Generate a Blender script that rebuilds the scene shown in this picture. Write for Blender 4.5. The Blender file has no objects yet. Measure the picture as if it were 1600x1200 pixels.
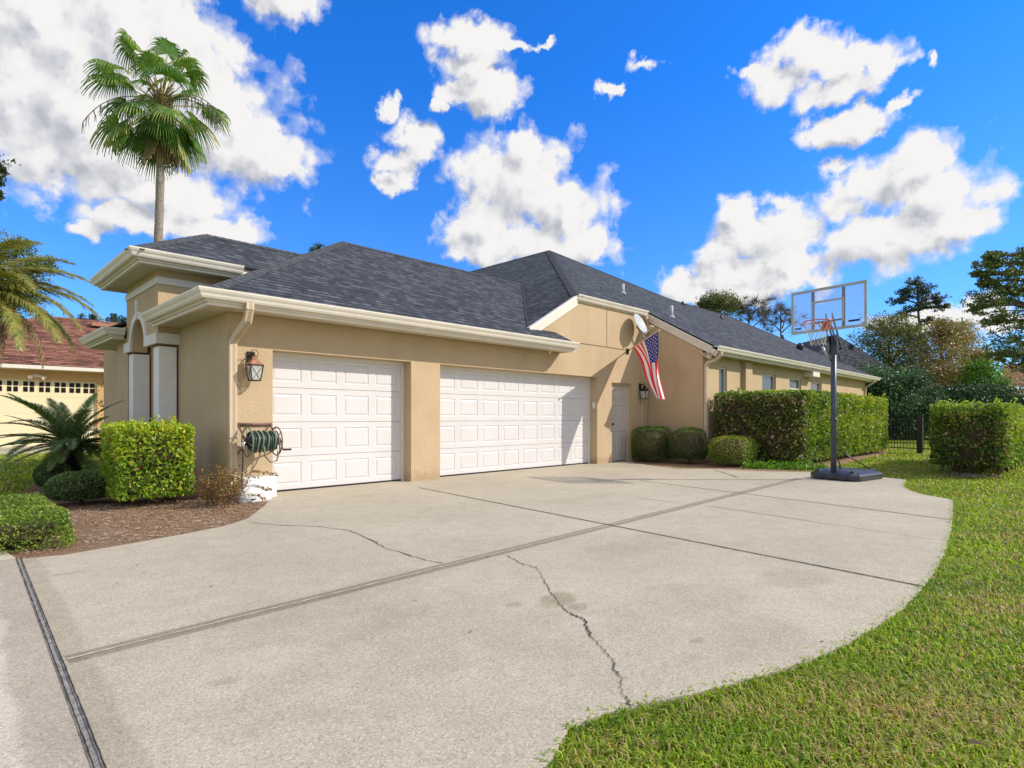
import bpy, math, random
import numpy as np
from mathutils import Vector, Matrix
R=math.radians
random.seed(7); rng=np.random.default_rng(11)
sc=bpy.context.scene
col=sc.collection
# ------------------------------------------------------------------ surveyed camera (metres; x along the garage front, y into the house)
FOC=902.0; YAW=math.atan((1690-800)/FOC); HZ=653.0
sa,ca=math.sin(YAW),math.cos(YAW)
CAM=(-2.939,-8.475,1.13)
def ray(px,py):
    u=(px-800)/FOC; v=(HZ-py)/FOC
    return (ca+u*sa, sa-u*ca, v)
def G(px,py,z=0.0):
    r=ray(px,py); t=(z-CAM[2])/r[2]; return (CAM[0]+t*r[0],CAM[1]+t*r[1])
def AT(px,py,Z):                     # point at depth Z metres from the survey station
    r=ray(px,py); return Vector((CAM[0]+Z*r[0],CAM[1]+Z*r[1],CAM[2]+Z*r[2]))
def AZEL(px,py):
    r=ray(px,py); return math.atan2(r[1],r[0]),math.atan2(r[2],math.hypot(r[0],r[1]))
cd=bpy.data.cameras.new('camera'); cam=bpy.data.objects.new('camera',cd); col.objects.link(cam)
cam.location=CAM; cam.rotation_euler=(R(90),0,math.atan2(sa,ca)-R(90))
cd.lens=36*FOC/1600; cd.sensor_width=36; cd.shift_y=(HZ-600)/1600; cd.clip_end=2000; cd.clip_start=0.05
sc.camera=cam
# ------------------------------------------------------------------ materials
class NT:
    def __init__(s,name,disp=False):
        s.m=bpy.data.materials.new(name); s.m.use_nodes=True; s.t=s.m.node_tree; s.n=s.t.nodes; s.l=s.t.links
        s.b=s.n['Principled BSDF']; s.out=s.n['Material Output']
    def add(s,t,**k):
        n=s.n.new(t)
        for a,v in k.items(): setattr(n,a,v)
        return n
    def lk(s,a,b): s.l.new(a,b)
    def val(s,sock,v):
        if hasattr(v,'is_linked') or isinstance(v,bpy.types.NodeSocket): s.l.new(v,sock)
        else: sock.default_value=v
    def math(s,op,a,b=0.0,c=0.0):
        n=s.add('ShaderNodeMath',operation=op); s.val(n.inputs[0],a); s.val(n.inputs[1],b)
        if op in('MULTIPLY_ADD','SMOOTH_MIN','SMOOTH_MAX'): s.val(n.inputs[2],c)
        return n.outputs[0]
    def noise(s,scale,detail=4,rough=.5,vec=None,dist=0.0):
        n=s.add('ShaderNodeTexNoise'); n.inputs['Scale'].default_value=scale; n.inputs['Detail'].default_value=detail
        n.inputs['Roughness'].default_value=rough; n.inputs['Distortion'].default_value=dist
        if vec is not None: s.lk(vec,n.inputs['Vector'])
        return n
    def ramp(s,fac,stops,interp='LINEAR'):
        n=s.add('ShaderNodeValToRGB'); e=n.color_ramp.elements; n.color_ramp.interpolation=interp
        while len(e)<len(stops): e.new(0.5)
        for el,(p,c) in zip(e,stops):
            el.position=p; el.color=(*c,1) if len(c)==3 else c
        s.val(n.inputs[0],fac); return n.outputs[0]
    def mix(s,fac,a,b,mode='MIX'):
        n=s.add('ShaderNodeMix',data_type='RGBA',blend_type=mode)
        s.val(n.inputs[0],fac)
        for i,v in ((6,a),(7,b)):
            if isinstance(v,tuple): n.inputs[i].default_value=(*v,1) if len(v)==3 else v
            else: s.lk(v,n.inputs[i])
        return n.outputs[2]
    def bump(s,h,strength=.3,dist=.01,prev=None):
        n=s.add('ShaderNodeBump'); n.inputs['Strength'].default_value=strength; n.inputs['Distance'].default_value=dist
        s.lk(h,n.inputs['Height'])
        if prev is not None: s.lk(prev,n.inputs['Normal'])
        return n.outputs[0]
    def base(s,c,rough=.7,normal=None,metal=0.0,spec=None):
        if isinstance(c,tuple): s.b.inputs['Base Color'].default_value=(*c,1)
        else: s.lk(c,s.b.inputs['Base Color'])
        s.val(s.b.inputs['Roughness'],rough); s.b.inputs['Metallic'].default_value=metal
        if spec is not None: s.b.inputs['Specular IOR Level'].default_value=spec
        if normal is not None: s.lk(normal,s.b.inputs['Normal'])
        return s.m
def geo(t): return t.add('ShaderNodeNewGeometry').outputs['Position']
def plain(name,c,rough=.6,metal=0.0,var=.12,scale=6,bs=.15):
    t=NT(name); p=geo(t); n=t.noise(scale,5,.6,p)
    d=tuple(x*(1-var*1.5) for x in c); l=tuple(min(1,x*(1+var)) for x in c)
    cc=t.ramp(n.outputs[0],[(.3,d),(.7,l)])
    nb=t.noise(scale*20,3,.5,p)
    return t.base(cc,rough,t.bump(nb.outputs[0],bs,.002),metal)
def stucco(name,c):
    t=NT(name); p=geo(t)
    big=t.noise(.9,4,.55,p); cc=t.ramp(big.outputs[0],[(.25,tuple(x*.9 for x in c)),(.75,tuple(x*1.06 for x in c))])
    fine=t.noise(60,3,.6,p); cc=t.mix(.35,cc,t.ramp(fine.outputs[0],[(.3,(.74,.72,.68)),(.65,(1.16,1.16,1.14))]),'MULTIPLY')
    # faint weathering runs
    mp=t.add('ShaderNodeMapping'); mp.inputs['Scale'].default_value=(1.2,1.2,.5); t.lk(p,mp.inputs[0])
    st=t.noise(1.6,5,.65,mp.outputs[0]); cc=t.mix(.28,cc,t.ramp(st.outputs[0],[(.36,(.84,.82,.78)),(.6,(1.08,1.08,1.07))]),'MULTIPLY')
    xz=t.add('ShaderNodeSeparateXYZ'); t.lk(p,xz.inputs[0]); sn=t.noise(7,5,.7,p)   # splash-back dirt along the foot of the wall
    dz=t.math('ADD',xz.outputs[2],t.math('MULTIPLY_ADD',sn.outputs[0],-.55,.22)); cc=t.mix(t.ramp(dz,[(.0,(.55,.55,.55)),(.16,(0,0,0))]),cc,t.mix(1,cc,(.66,.62,.55),'MULTIPLY'))
    a=t.noise(26,3,.55,p,.6); b=t.noise(90,2,.5,p)
    nm=t.bump(b.outputs[0],.35,.003,t.bump(a.outputs[0],.75,.012))
    return t.base(cc,.9,nm,spec=.2)
def shingles(name,c1,c2,c3,row=.145,wid=.30):
    t=NT(name); uv=t.add('ShaderNodeUVMap').outputs[0]
    def brick(w,h,off):
        b=t.add('ShaderNodeTexBrick'); b.offset=off; b.inputs['Scale'].default_value=1; b.inputs['Mortar Size'].default_value=.004
        b.inputs['Mortar Smooth'].default_value=.1; b.inputs['Brick Width'].default_value=w; b.inputs['Row Height'].default_value=h
        b.inputs['Color1'].default_value=(0,0,0,1); b.inputs['Color2'].default_value=(1,1,1,1); b.inputs['Mortar'].default_value=(.3,.3,.3,1)
        t.lk(uv,b.inputs[0]); return b
    b1=brick(wid*.55,row,.37); b2=brick(wid*.92,row,.61)
    mixv=t.math('MULTIPLY_ADD',b1.outputs[0],.5,t.math('MULTIPLY',b2.outputs[0],.5))
    cc=t.ramp(mixv,[(.12,c1),(.5,c2),(.85,c3)])
    gr=t.noise(260,2,.6,uv); cc=t.mix(.55,cc,t.ramp(gr.outputs[0],[(.35,(.55,.55,.57)),(.65,(1.35,1.35,1.33))]),'MULTIPLY')
    bg=t.noise(.7,4,.6,uv); cc=t.mix(.5,cc,t.ramp(bg.outputs[0],[(.3,(.75,.76,.8)),(.7,(1.1,1.1,1.08))]),'MULTIPLY')
    sp=t.add('ShaderNodeSeparateXYZ'); t.lk(uv,sp.inputs[0])
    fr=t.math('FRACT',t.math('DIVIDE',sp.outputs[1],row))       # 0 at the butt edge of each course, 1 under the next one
    edge=t.math('LESS_THAN',fr,.26); cc=t.mix(t.math('MULTIPLY',edge,.85),cc,tuple(x*.35 for x in c1))  # course shadow lines painted as a dark band along each butt edge
    thick=t.math('MULTIPLY_ADD',t.math('SUBTRACT',1.0,fr),.7,t.math('MULTIPLY',t.math('GREATER_THAN',mixv,.5),.5))
    nm=t.bump(thick,.8,.02); nm=t.bump(gr.outputs[0],.4,.003,nm)
    return t.base(cc,.92,nm,spec=.25)
def leafmat(name,stops,trans=.35,rough=.45):
    t=NT(name); a=t.add('ShaderNodeAttribute',attribute_name='rnd').outputs['Fac']
    cc=t.ramp(a,stops)
    t.base(cc,rough,spec=.35)
    tr=t.add('ShaderNodeBsdfTranslucent'); t.lk(t.mix(1,cc,(1.3,1.35,.7),'MULTIPLY'),tr.inputs[0])
    mx=t.add('ShaderNodeMixShader'); mx.inputs[0].default_value=trans
    t.lk(t.b.outputs[0],mx.inputs[1]); t.lk(tr.outputs[0],mx.inputs[2]); t.lk(mx.outputs[0],t.out.inputs[0]); return t.m
M={}
M['stucco']=stucco('tan_stucco',(.545,.405,.25))
M['white']=plain('white_trim_paint',(.78,.71,.60),.45,var=.05,scale=3)
M['soffit']=plain('cream_soffit_paint',(.60,.54,.40),.6,var=.05,scale=3)
M['door']=plain('white_garage_door_paint',(.68,.64,.615),.42,var=.035,scale=2.2,bs=.1)
M['pdoor']=plain('beige_side_door_paint',(.55,.48,.40),.5,var=.05,scale=3)
M['spout']=plain('tan_downspout_paint',(.62,.49,.33),.45,var=.06,scale=5)
M['column']=plain('white_column_paint',(.82,.78,.71),.6,var=.04,scale=4)
M['trim']=plain('light_trim_paint',(.72,.68,.60),.6,var=.04,scale=4)
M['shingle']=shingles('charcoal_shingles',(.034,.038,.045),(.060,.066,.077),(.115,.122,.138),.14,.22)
M['cap']=plain('charcoal_ridge_shingles',(.07,.074,.082),.9,var=.4,scale=14,bs=.5)
M['redshingle']=shingles('red_brown_shingles',(.10,.045,.032),(.25,.10,.065),(.38,.17,.11),.17,.45)
M['yellow']=stucco('yellow_stucco',(.62,.40,.17))
M['cream']=plain('cream_door_paint',(.78,.68,.42),.5,var=.03,scale=2)
M['black']=plain('black_metal',(.012,.012,.014),.4,var=.3,scale=8)
M['bronze']=plain('dark_bronze',(.05,.037,.028),.4,.7,var=.3,scale=30)
M['copper']=plain('weathered_copper',(.42,.20,.13),.5,.3,var=.3,scale=25)
M['slate']=plain('blue_grey_pole_paint',(.055,.065,.085),.35,.2,var=.25,scale=8)
M['plastic']=plain('black_plastic',(.03,.033,.042),.38,var=.3,scale=10)
M['orange']=plain('orange_rim_paint',(.62,.08,.03),.4,var=.15,scale=20)
M['greyframe']=plain('grey_board_frame',(.36,.39,.36),.5,var=.08,scale=5)
M['net']=plain('white_net_cord',(.62,.55,.46),.8)
M['chrome']=plain('bright_steel',(.6,.6,.62),.25,.9,var=.05)
M['dish']=plain('light_grey_dish',(.42,.44,.45),.55,var=.12,scale=4)
M['hose']=plain('green_hose_rubber',(.03,.07,.05),.4,var=.3,scale=15)
M['hosestripe']=plain('pale_hose_rubber',(.17,.20,.13),.45,var=.2,scale=15)
M['mulchrust']=plain('rusty_steel',(.22,.12,.09),.6,.2,var=.4,scale=40)
M['offwhite']=plain('white_plastic_cover',(.70,.68,.65),.5,var=.05,scale=3)
M['red']=plain('flag_red',(.75,.02,.04),.8,var=.06); M['flagwhite']=plain('flag_white',(.82,.80,.78),.8,var=.04); M['blue']=plain('flag_blue',(.02,.03,.26),.8,var=.06)
M['bark']=plain('grey_bark',(.17,.13,.10),.95,var=.4,scale=9,bs=.9)
M['palmbark']=plain('palm_bark',(.30,.25,.20),.95,var=.35,scale=14,bs=.9)
M['darkbark']=plain('dark_sago_bark',(.035,.026,.02),.95,var=.4,scale=20,bs=.9)
M['twig']=plain('brown_twigs',(.10,.065,.04),.95,var=.4,scale=22,bs=.9)
M['petiole']=plain('palm_petiole',(.22,.17,.06),.7,var=.3,scale=10)
M['pipe']=plain('grey_vent_pipe',(.45,.45,.47),.6,var=.1)
def glass(name,c,rough=.06):
    t=NT(name); t.base(c,rough); t.b.inputs['Specular IOR Level'].default_value=.8; return t.m
M['glass']=glass('window_glass',(.05,.07,.08)); M['darkglass']=glass('dark_pane',(.02,.015,.015))
def acrylic():
    t=NT('clear_acrylic'); p=geo(t)
    tr=t.add('ShaderNodeBsdfTransparent'); tr.inputs[0].default_value=(.90,.91,.95,1)
    t.base((.80,.82,.86),.25); mx=t.add('ShaderNodeMixShader'); 
    n=t.noise(2.0,2,.5,p); f=t.math('MULTIPLY_ADD',n.outputs[0],.10,.08); t.lk(f,mx.inputs[0])
    t.lk(tr.outputs[0],mx.inputs[1]); t.lk(t.b.outputs[0],mx.inputs[2]); t.lk(mx.outputs[0],t.out.inputs[0]); return t.m
M['acrylic']=acrylic()
def lampglass():
    t=NT('seeded_lamp_glass'); t.base((.72,.74,.68),.2); tr=t.add('ShaderNodeBsdfTransparent'); mx=t.add('ShaderNodeMixShader'); mx.inputs[0].default_value=.55
    t.lk(tr.outputs[0],mx.inputs[1]); t.lk(t.b.outputs[0],mx.inputs[2]); t.lk(mx.outputs[0],t.out.inputs[0]); return t.m
M['lampglass']=lampglass()
# foliage
M['hedge']=leafmat('viburnum_leaves',[(0,(0.056,0.102,0.017)),(.35,(0.120,0.217,0.026)),(.7,(0.239,0.348,0.036)),(.92,(0.447,0.493,0.058)),(1,(0.574,0.319,0.102))])
M['cube']=leafmat('bright_shrub_leaves',[(0,(0.075,0.156,0.019)),(.35,(0.179,0.312,0.026)),(.75,(0.419,0.520,0.039)),(.97,(0.718,0.650,0.065)),(1,(0.628,0.234,0.078))])
M['brownhedge']=leafmat('dull_viburnum_leaves',[(0,(0.039,0.068,0.018)),(.4,(0.095,0.150,0.027)),(.7,(0.221,0.225,0.053)),(.85,(0.472,0.300,0.150)),(1,(0.662,0.405,0.255))],.25)
M['box']=leafmat('boxwood_leaves',[(0,(0.039,0.078,0.016)),(.5,(0.091,0.169,0.026)),(1,(0.208,0.312,0.052))])
M['groundcover']=leafmat('small_ground_leaves',[(0,(0.062,0.112,0.015)),(.45,(0.175,0.275,0.031)),(.8,(0.338,0.425,0.062)),(.95,(0.375,0.175,0.062)),(1,(0.625,0.562,0.438))])
M['shade']=leafmat('dark_shrub_leaves',[(0,(0.032,0.072,0.024)),(.5,(0.088,0.160,0.048)),(1,(0.272,0.352,0.096))])
M['nandina']=leafmat('reddish_twig_leaves',[(0,(.10,.03,.02)),(.3,(.28,.10,.05)),(.55,(.30,.17,.08)),(.8,(.35,.30,.06)),(1,(.16,.22,.04))])
M['sago']=leafmat('sago_leaves',[(0,(.03,.06,.02)),(.5,(.07,.13,.035)),(.85,(.16,.24,.06)),(1,(.30,.30,.12))],.2,.4)
M['fan']=leafmat('fan_palm_leaves',[(0,(.04,.10,.025)),(.5,(.10,.22,.04)),(.85,(.24,.36,.07)),(1,(.50,.44,.18))],.35)
M['dry']=leafmat('dry_palm_thatch',[(0,(0.140,0.077,0.035)),(.6,(0.308,0.196,0.098)),(1,(0.504,0.364,0.196))],.2)
M['queen']=leafmat('feather_palm_leaves',[(0,(0.092,0.126,0.028)),(.5,(0.231,0.252,0.056)),(.85,(0.462,0.392,0.112)),(1,(0.400,0.238,0.126))])
M['oak']=leafmat('oak_leaves',[(0,(.045,.075,.025)),(.5,(.11,.17,.045)),(.9,(.24,.29,.08)),(1,(.32,.24,.10))],.3)
M['pine']=leafmat('pine_needles',[(0,(0.016,0.036,0.019)),(.6,(0.046,0.078,0.039)),(1,(0.117,0.143,0.058))],.15)
M['podo']=leafmat('dark_evergreen_leaves',[(0,(0.013,0.035,0.019)),(.5,(0.032,0.080,0.035)),(.85,(0.080,0.176,0.064)),(1,(0.160,0.288,0.080))],.2)
M['cypress']=leafmat('orange_cypress_leaves',[(0,(.08,.09,.03)),(.35,(.18,.17,.06)),(.65,(.42,.27,.10)),(.85,(.50,.38,.17)),(1,(.14,.20,.05))],.3)
M['olive']=leafmat('olive_leaves',[(0,(.05,.07,.025)),(.5,(.13,.16,.05)),(1,(.30,.26,.10))],.3)
M['weed']=leafmat('bright_weed_leaves',[(0,(.05,.14,.015)),(.5,(.12,.28,.02)),(1,(.25,.42,.04))])
M['grass']=leafmat('grass_blades',[(0,(.09,.16,.012)),(.35,(.21,.34,.02)),(.74,(.44,.55,.035)),(.84,(.48,.42,.12)),(1,(.52,.33,.19))],.4,.5)
M['deadleaf']=leafmat('fallen_leaf',[(0,(.10,.05,.03)),(1,(.30,.17,.09))],.1)
def lawnmat():
    t=NT('lawn_thatch'); p=geo(t); a=t.noise(.7,5,.6,p); b=t.noise(30,4,.7,p); c=t.noise(170,2,.7,p)
    cc=t.ramp(a.outputs[0],[(.3,(.16,.24,.02)),(.5,(.26,.34,.03)),(.68,(.38,.33,.09))])
    cc=t.mix(.7,cc,t.ramp(b.outputs[0],[(.3,(.45,.5,.35)),(.65,(1.25,1.2,1.0))]),'MULTIPLY')
    cc=t.mix(.5,cc,t.ramp(c.outputs[0],[(.35,(.4,.4,.3)),(.65,(1.3,1.3,1.1))]),'MULTIPLY')
    return t.base(cc,.95,t.bump(c.outputs[0],1,.03,t.bump(b.outputs[0],1,.05)),spec=.1)
M['lawn']=lawnmat()
def mulchmat():
    t=NT('pine_mulch'); p=geo(t); mp=t.add('ShaderNodeMapping'); mp.inputs['Rotation'].default_value=(0,0,.5); mp.inputs['Scale'].default_value=(1,2.6,1); t.lk(p,mp.inputs[0])
    a=t.noise(1.6,4,.6,p); b=t.noise(38,4,.75,mp.outputs[0],1.5)
    cc=t.ramp(b.outputs[0],[(.28,(.10,.06,.04)),(.42,(.34,.215,.135)),(.58,(.56,.40,.27)),(.72,(.80,.68,.52))])
    cc=t.mix(.45,cc,t.ramp(a.outputs[0],[(.35,(.85,.6,.45)),(.65,(1,1,1))]),'MULTIPLY')
    return t.base(cc,.95,t.bump(b.outputs[0],1,.04),spec=.1)
M['mulch']=mulchmat()
# concrete: joints' stains keep a shape of their own round the joint lines
def concrete(name,c,lines=(),blots=()):
    t=NT(name); p=geo(t)
    a=t.noise(.55,5,.6,p); b=t.noise(5,5,.65,p)
    cc=t.ramp(a.outputs[0],[(.3,tuple(x*.88 for x in c)),(.7,tuple(x*1.08 for x in c))])
    cc=t.mix(.5,cc,t.ramp(b.outputs[0],[(.3,(.86,.85,.83)),(.7,(1.13,1.13,1.13))]),'MULTIPLY')
    v=t.add('ShaderNodeTexVoronoi'); v.inputs['Scale'].default_value=150; t.lk(p,v.inputs['Vector'])
    sp=t.add('ShaderNodeSeparateColor'); t.lk(v.outputs['Color'],sp.inputs[0])
    cc=t.mix(.75,cc,t.ramp(sp.outputs[0],[(0,(.62,.58,.53)),(.22,(.95,.94,.92)),(.75,(1.06,1.06,1.05)),(1,(1.45,1.42,1.36))]),'MULTIPLY')
    w=t.noise(2.2,5,.65,p); w2=t.noise(14,3,.6,p)
    xyz=t.add('ShaderNodeSeparateXYZ'); t.lk(p,xyz.inputs[0])
    wob=t.math('MULTIPLY_ADD',w2.outputs[0],.10,t.math('MULTIPLY_ADD',w.outputs[0],.8,-.45))
    for (x0,y0,x1,y1,wd,st,k) in lines:
        L=math.hypot(x1-x0,y1-y0); nx,ny=-(y1-y0)/L,(x1-x0)/L; tx,ty=(x1-x0)/L,(y1-y0)/L
        d=t.math('ADD',t.math('MULTIPLY',xyz.outputs[0],nx),t.math('MULTIPLY_ADD',xyz.outputs[1],ny,-(x0*nx+y0*ny)))
        s_=t.math('ADD',t.math('MULTIPLY',xyz.outputs[0],tx),t.math('MULTIPLY_ADD',xyz.outputs[1],ty,-(x0*tx+y0*ty)))
        ad=t.math('ABSOLUTE',d)
        eff=t.math('MULTIPLY_ADD',wob,-wd*k,ad)
        m=t.ramp(t.math('DIVIDE',eff,wd),[(0.78,(1,1,1)),(1.0,(0,0,0))])
        ins=t.math('MULTIPLY',t.math('GREATER_THAN',s_,0.0),t.math('LESS_THAN',s_,L))
        f=t.math('MULTIPLY',t.math('MULTIPLY',m,ins),st)
        cc=t.mix(f,cc,t.mix(1,cc,(.58,.55,.50),'MULTIPLY'))
    for (x,y,rx,ry,st) in blots:
        mp=t.add('ShaderNodeMapping'); mp.inputs['Location'].default_value=(-x/rx,-y/ry,0); mp.inputs['Scale'].default_value=(1/rx,1/ry,0); t.lk(p,mp.inputs[0])
        ln=t.add('ShaderNodeVectorMath',operation='LENGTH'); t.lk(mp.outputs[0],ln.inputs[0])
        e=t.math('MULTIPLY_ADD',wob,2.4,ln.outputs['Value'])
        m=t.ramp(e,[(.55,(1,1,1)),(1.0,(0,0,0))])
        cc=t.mix(t.math('MULTIPLY',m,st),cc,t.mix(1,cc,(.62,.58,.50),'MULTIPLY'))
    nm=t.bump(sp.outputs[0],.35,.003,t.bump(b.outputs[0],.3,.01))
    return t.base(cc,.88,nm,spec=.25)
# ------------------------------------------------------------------ mesh helpers
ORG={}
def tag(o,label=None,cat=None,group=None,kind=None):
    if label: o['label']=label
    if cat: o['category']=cat
    if group: o['group']=group
    if kind: o['kind']=kind
    return o
def thing(name,loc,label,cat,group=None,rz=0.0):
    o=bpy.data.objects.new(name,None); col.objects.link(o); o.location=loc; o.rotation_euler=(0,0,rz); o.empty_display_size=.2
    ORG[o]=Vector(loc); return tag(o,label,cat,group)
def origin(p): return ORG.get(p,Vector((0,0,0)))
class MB:
    def __init__(s): s.v=[]; s.f=[]; s.mi=[]; s.uv={}
    def vs(s,pts): i=len(s.v); s.v.extend([tuple(p) for p in pts]); return i
    def face(s,idx,mi=0,uv=None):
        if uv is not None: s.uv[len(s.f)]=uv
        s.f.append(tuple(idx)); s.mi.append(mi)
    def poly(s,pts,mi=0,uv=None): i=s.vs(pts); s.face(range(i,i+len(pts)),mi,uv)
    def box(s,a,b,mi=0,M=None):
        (x0,y0,z0),(x1,y1,z1)=a,b
        P=[(x0,y0,z0),(x1,y0,z0),(x1,y1,z0),(x0,y1,z0),(x0,y0,z1),(x1,y0,z1),(x1,y1,z1),(x0,y1,z1)]
        if M is not None: P=[M@Vector(q) for q in P]
        i=s.vs(P)
        for q in ((0,3,2,1),(4,5,6,7),(0,1,5,4),(1,2,6,5),(2,3,7,6),(3,0,4,7)): s.face([i+k for k in q],mi)
    def prism(s,pts,d,mi=0):
        pts=[Vector(p) for p in pts]; d=Vector(d); n=len(pts); i=s.vs(pts); j=s.vs([p+d for p in pts])
        s.face(range(i,i+n),mi); s.face(range(j+n-1,j-1,-1),mi)
        for k in range(n): s.face((i+k,j+k,j+(k+1)%n,i+(k+1)%n),mi)
    def tube(s,pts,r,n=8,mi=0,cap=True):
        pts=[Vector(p) for p in pts]; rr=r if isinstance(r,(list,tuple)) else [r]*len(pts); rings=[]; up=None
        for k,p in enumerate(pts):
            d=(pts[min(k+1,len(pts)-1)]-pts[max(k-1,0)]).normalized()
            if up is None: up=Vector((0,0,1)) if abs(d.z)<.9 else Vector((1,0,0))
            a=d.cross(up).normalized(); b=a.cross(d).normalized(); up=b
            rings.append(s.vs([p+(a*math.cos(2*math.pi*q/n)+b*math.sin(2*math.pi*q/n))*rr[k] for q in range(n)]))
        for k in range(len(pts)-1):
            for q in range(n): s.face((rings[k]+q,rings[k]+(q+1)%n,rings[k+1]+(q+1)%n,rings[k+1]+q),mi)
        if cap: s.face([rings[0]+q for q in range(n)][::-1],mi); s.face([rings[-1]+q for q in range(n)],mi)
    def sweep(s,path,prof,mi=0,closed=False):
        # path: (x,y,z) corners; prof: closed list of (out,dz); out = to the right of travel
        n=len(path); P=[Vector(p) for p in path]; rings=[]
        for k in range(n):
            dirs=[]
            if k>0 or closed: d=P[k]-P[k-1]; d.z=0; dirs.append(d.normalized())
            if k<n-1 or closed: d=P[(k+1)%n]-P[k]; d.z=0; dirs.append(d.normalized())
            ns=[Vector((d.y,-d.x,0)) for d in dirs]
            m=ns[0] if len(ns)==1 else (ns[0]+ns[1])/(1+ns[0].dot(ns[1]))
            rings.append(s.vs([P[k]+m*o+Vector((0,0,z)) for o,z in prof]))
        q=len(prof)
        for k in range(n if closed else n-1):
            a,b=rings[k],rings[(k+1)%n]
            for t in range(q): s.face((a+t,a+(t+1)%q,b+(t+1)%q,b+t),mi)
        if not closed:
            s.face([rings[0]+t for t in range(q)][::-1],mi); s.face([rings[-1]+t for t in range(q)],mi)
    def build(s,name,mats,parent=None,smooth=False,bevel=0):
        o3=origin(parent) if parent else None
        me=bpy.data.meshes.new(name)
        v=[Vector(p)-o3 for p in s.v] if o3 is not None else s.v
        me.from_pydata([tuple(p) for p in v],[],s.f)
        if not isinstance(mats,(list,tuple)): mats=[mats]
        for m in mats: me.materials.append(m)
        me.polygons.foreach_set('material_index',s.mi)
        if s.uv:
            ul=me.uv_layers.new(name='UVMap')
            for pi,uv in s.uv.items():
                p=me.polygons[pi]
                for li,c in zip(p.loop_indices,uv): ul.data[li].uv=c
        if smooth: me.polygons.foreach_set('use_smooth',[True]*len(me.polygons))
        me.update()
        o=bpy.data.objects.new(name,me); col.objects.link(o)
        if parent: o.parent=parent; ORG[o]=o3
        if bevel:
            b=o.modifiers.new('bevel','BEVEL'); b.width=bevel; b.segments=2; b.limit_method='ANGLE'
        return o
def solo(mb,name,mats,loc,label,cat,group=None,**k):     # a thing that is one mesh
    loc=Vector(loc); mb.v=[tuple(Vector(p)-loc) for p in mb.v]
    o=mb.build(name,mats,**k); o.location=loc; ORG[o]=loc; return tag(o,label,cat,group)
def fast(name,V,F,mat,parent=None,rnd=None,loc=None):
    V=np.asarray(V,dtype=np.float32); F=np.asarray(F,dtype=np.int32); k=F.shape[1]
    if parent is not None: V=V-np.array(origin(parent),dtype=np.float32)
    if loc is not None: V=V-np.array(loc,dtype=np.float32)
    me=bpy.data.meshes.new(name); me.vertices.add(len(V)); me.vertices.foreach_set('co',V.ravel())
    me.loops.add(F.size); me.loops.foreach_set('vertex_index',F.ravel())
    me.polygons.add(len(F)); me.polygons.foreach_set('loop_start',np.arange(0,F.size,k,dtype=np.int32)); me.polygons.foreach_set('loop_total',np.full(len(F),k,dtype=np.int32))
    me.materials.append(mat); me.update(calc_edges=True)
    if rnd is not None:
        at=me.attributes.new('rnd','FLOAT','FACE'); at.data.foreach_set('value',np.clip(np.asarray(rnd,dtype=np.float32),0,1))
    o=bpy.data.objects.new(name,me); col.objects.link(o)
    if parent is not None: o.parent=parent; ORG[o]=origin(parent)
    if loc is not None: o.location=loc; ORG[o]=Vector(loc)
    return o
def unit(a): return a/np.maximum(np.linalg.norm(a,axis=1,keepdims=True),1e-6)
def leafgeo(P,size,aspect=.5,out=None,outw=.8,up=.3):
    n=len(P); d=rng.normal(size=(n,3)); d=unit(d)
    if out is not None: d=d+out*outw
    d[:,2]+=up; d=unit(d)
    w=unit(np.cross(d,rng.normal(size=(n,3)))); s=size*rng.uniform(.65,1.3,(n,1)); nn=np.cross(d,w)
    a=P-d*s*.5; t=P+d*s*.5; l=P+w*s*aspect*.5+nn*s*.08; r=P-w*s*aspect*.5+nn*s*.08
    V=np.stack([a,l,t,r],1).reshape(-1,3); F=np.arange(4*n).reshape(n,4); return V,F
def clumpval(P,sc_,seed=0):
    s=np.sin(P[:,0]*sc_*2.1+seed)+np.sin(P[:,1]*sc_*1.7+seed*2.3)+np.sin(P[:,2]*sc_*2.6+seed*.7)+np.sin((P[:,0]+P[:,1]-P[:,2])*sc_*3.1+seed)
    return s/4
# ------------------------------------------------------------------ HOUSE
PT=.57
house=thing('house',(0,0,0),'single storey tan stucco house with charcoal shingle roof and attached garage facing the driveway','house')
def gridwall(mb,xs,zs,holes,y0,y1,axis='y'):
    # wall in the x-z plane (axis='y') or y-z plane (axis='x') with rectangular openings
    xs=sorted(set(xs)|{h[0] for h in holes}|{h[1] for h in holes}); zs=sorted(set(zs)|{h[2] for h in holes}|{h[3] for h in holes})
    P=(lambda a,y,z:(a,y,z)) if axis=='y' else (lambda a,y,z:(y,a,z))
    def hole(i,j):
        cx=(xs[i]+xs[i+1])/2; cz=(zs[j]+zs[j+1])/2
        return any(h[0]<cx<h[1] and h[2]<cz<h[3] for h in holes)
    for i in range(len(xs)-1):
        for j in range(len(zs)-1):
            if hole(i,j): continue
            a,b,c,d=xs[i],xs[i+1],zs[j],zs[j+1]
            mb.poly([P(a,y0,c),P(b,y0,c),P(b,y0,d),P(a,y0,d)]); mb.poly([P(a,y1,c),P(a,y1,d),P(b,y1,d),P(b,y1,c)])
            for (u0,w0,u1,w1,ii,jj) in ((a,c,a,d,i-1,j),(b,c,b,d,i+1,j),(a,c,b,c,i,j-1),(a,d,b,d,i,j+1)):
                if ii<0 or jj<0 or ii>=len(xs)-1 or jj>=len(zs)-1 or hole(ii,jj):
                    mb.poly([P(u0,y0,w0),P(u1,y0,w1),P(u1,y1,w1),P(u0,y1,w0)])
w=MB()
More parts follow.
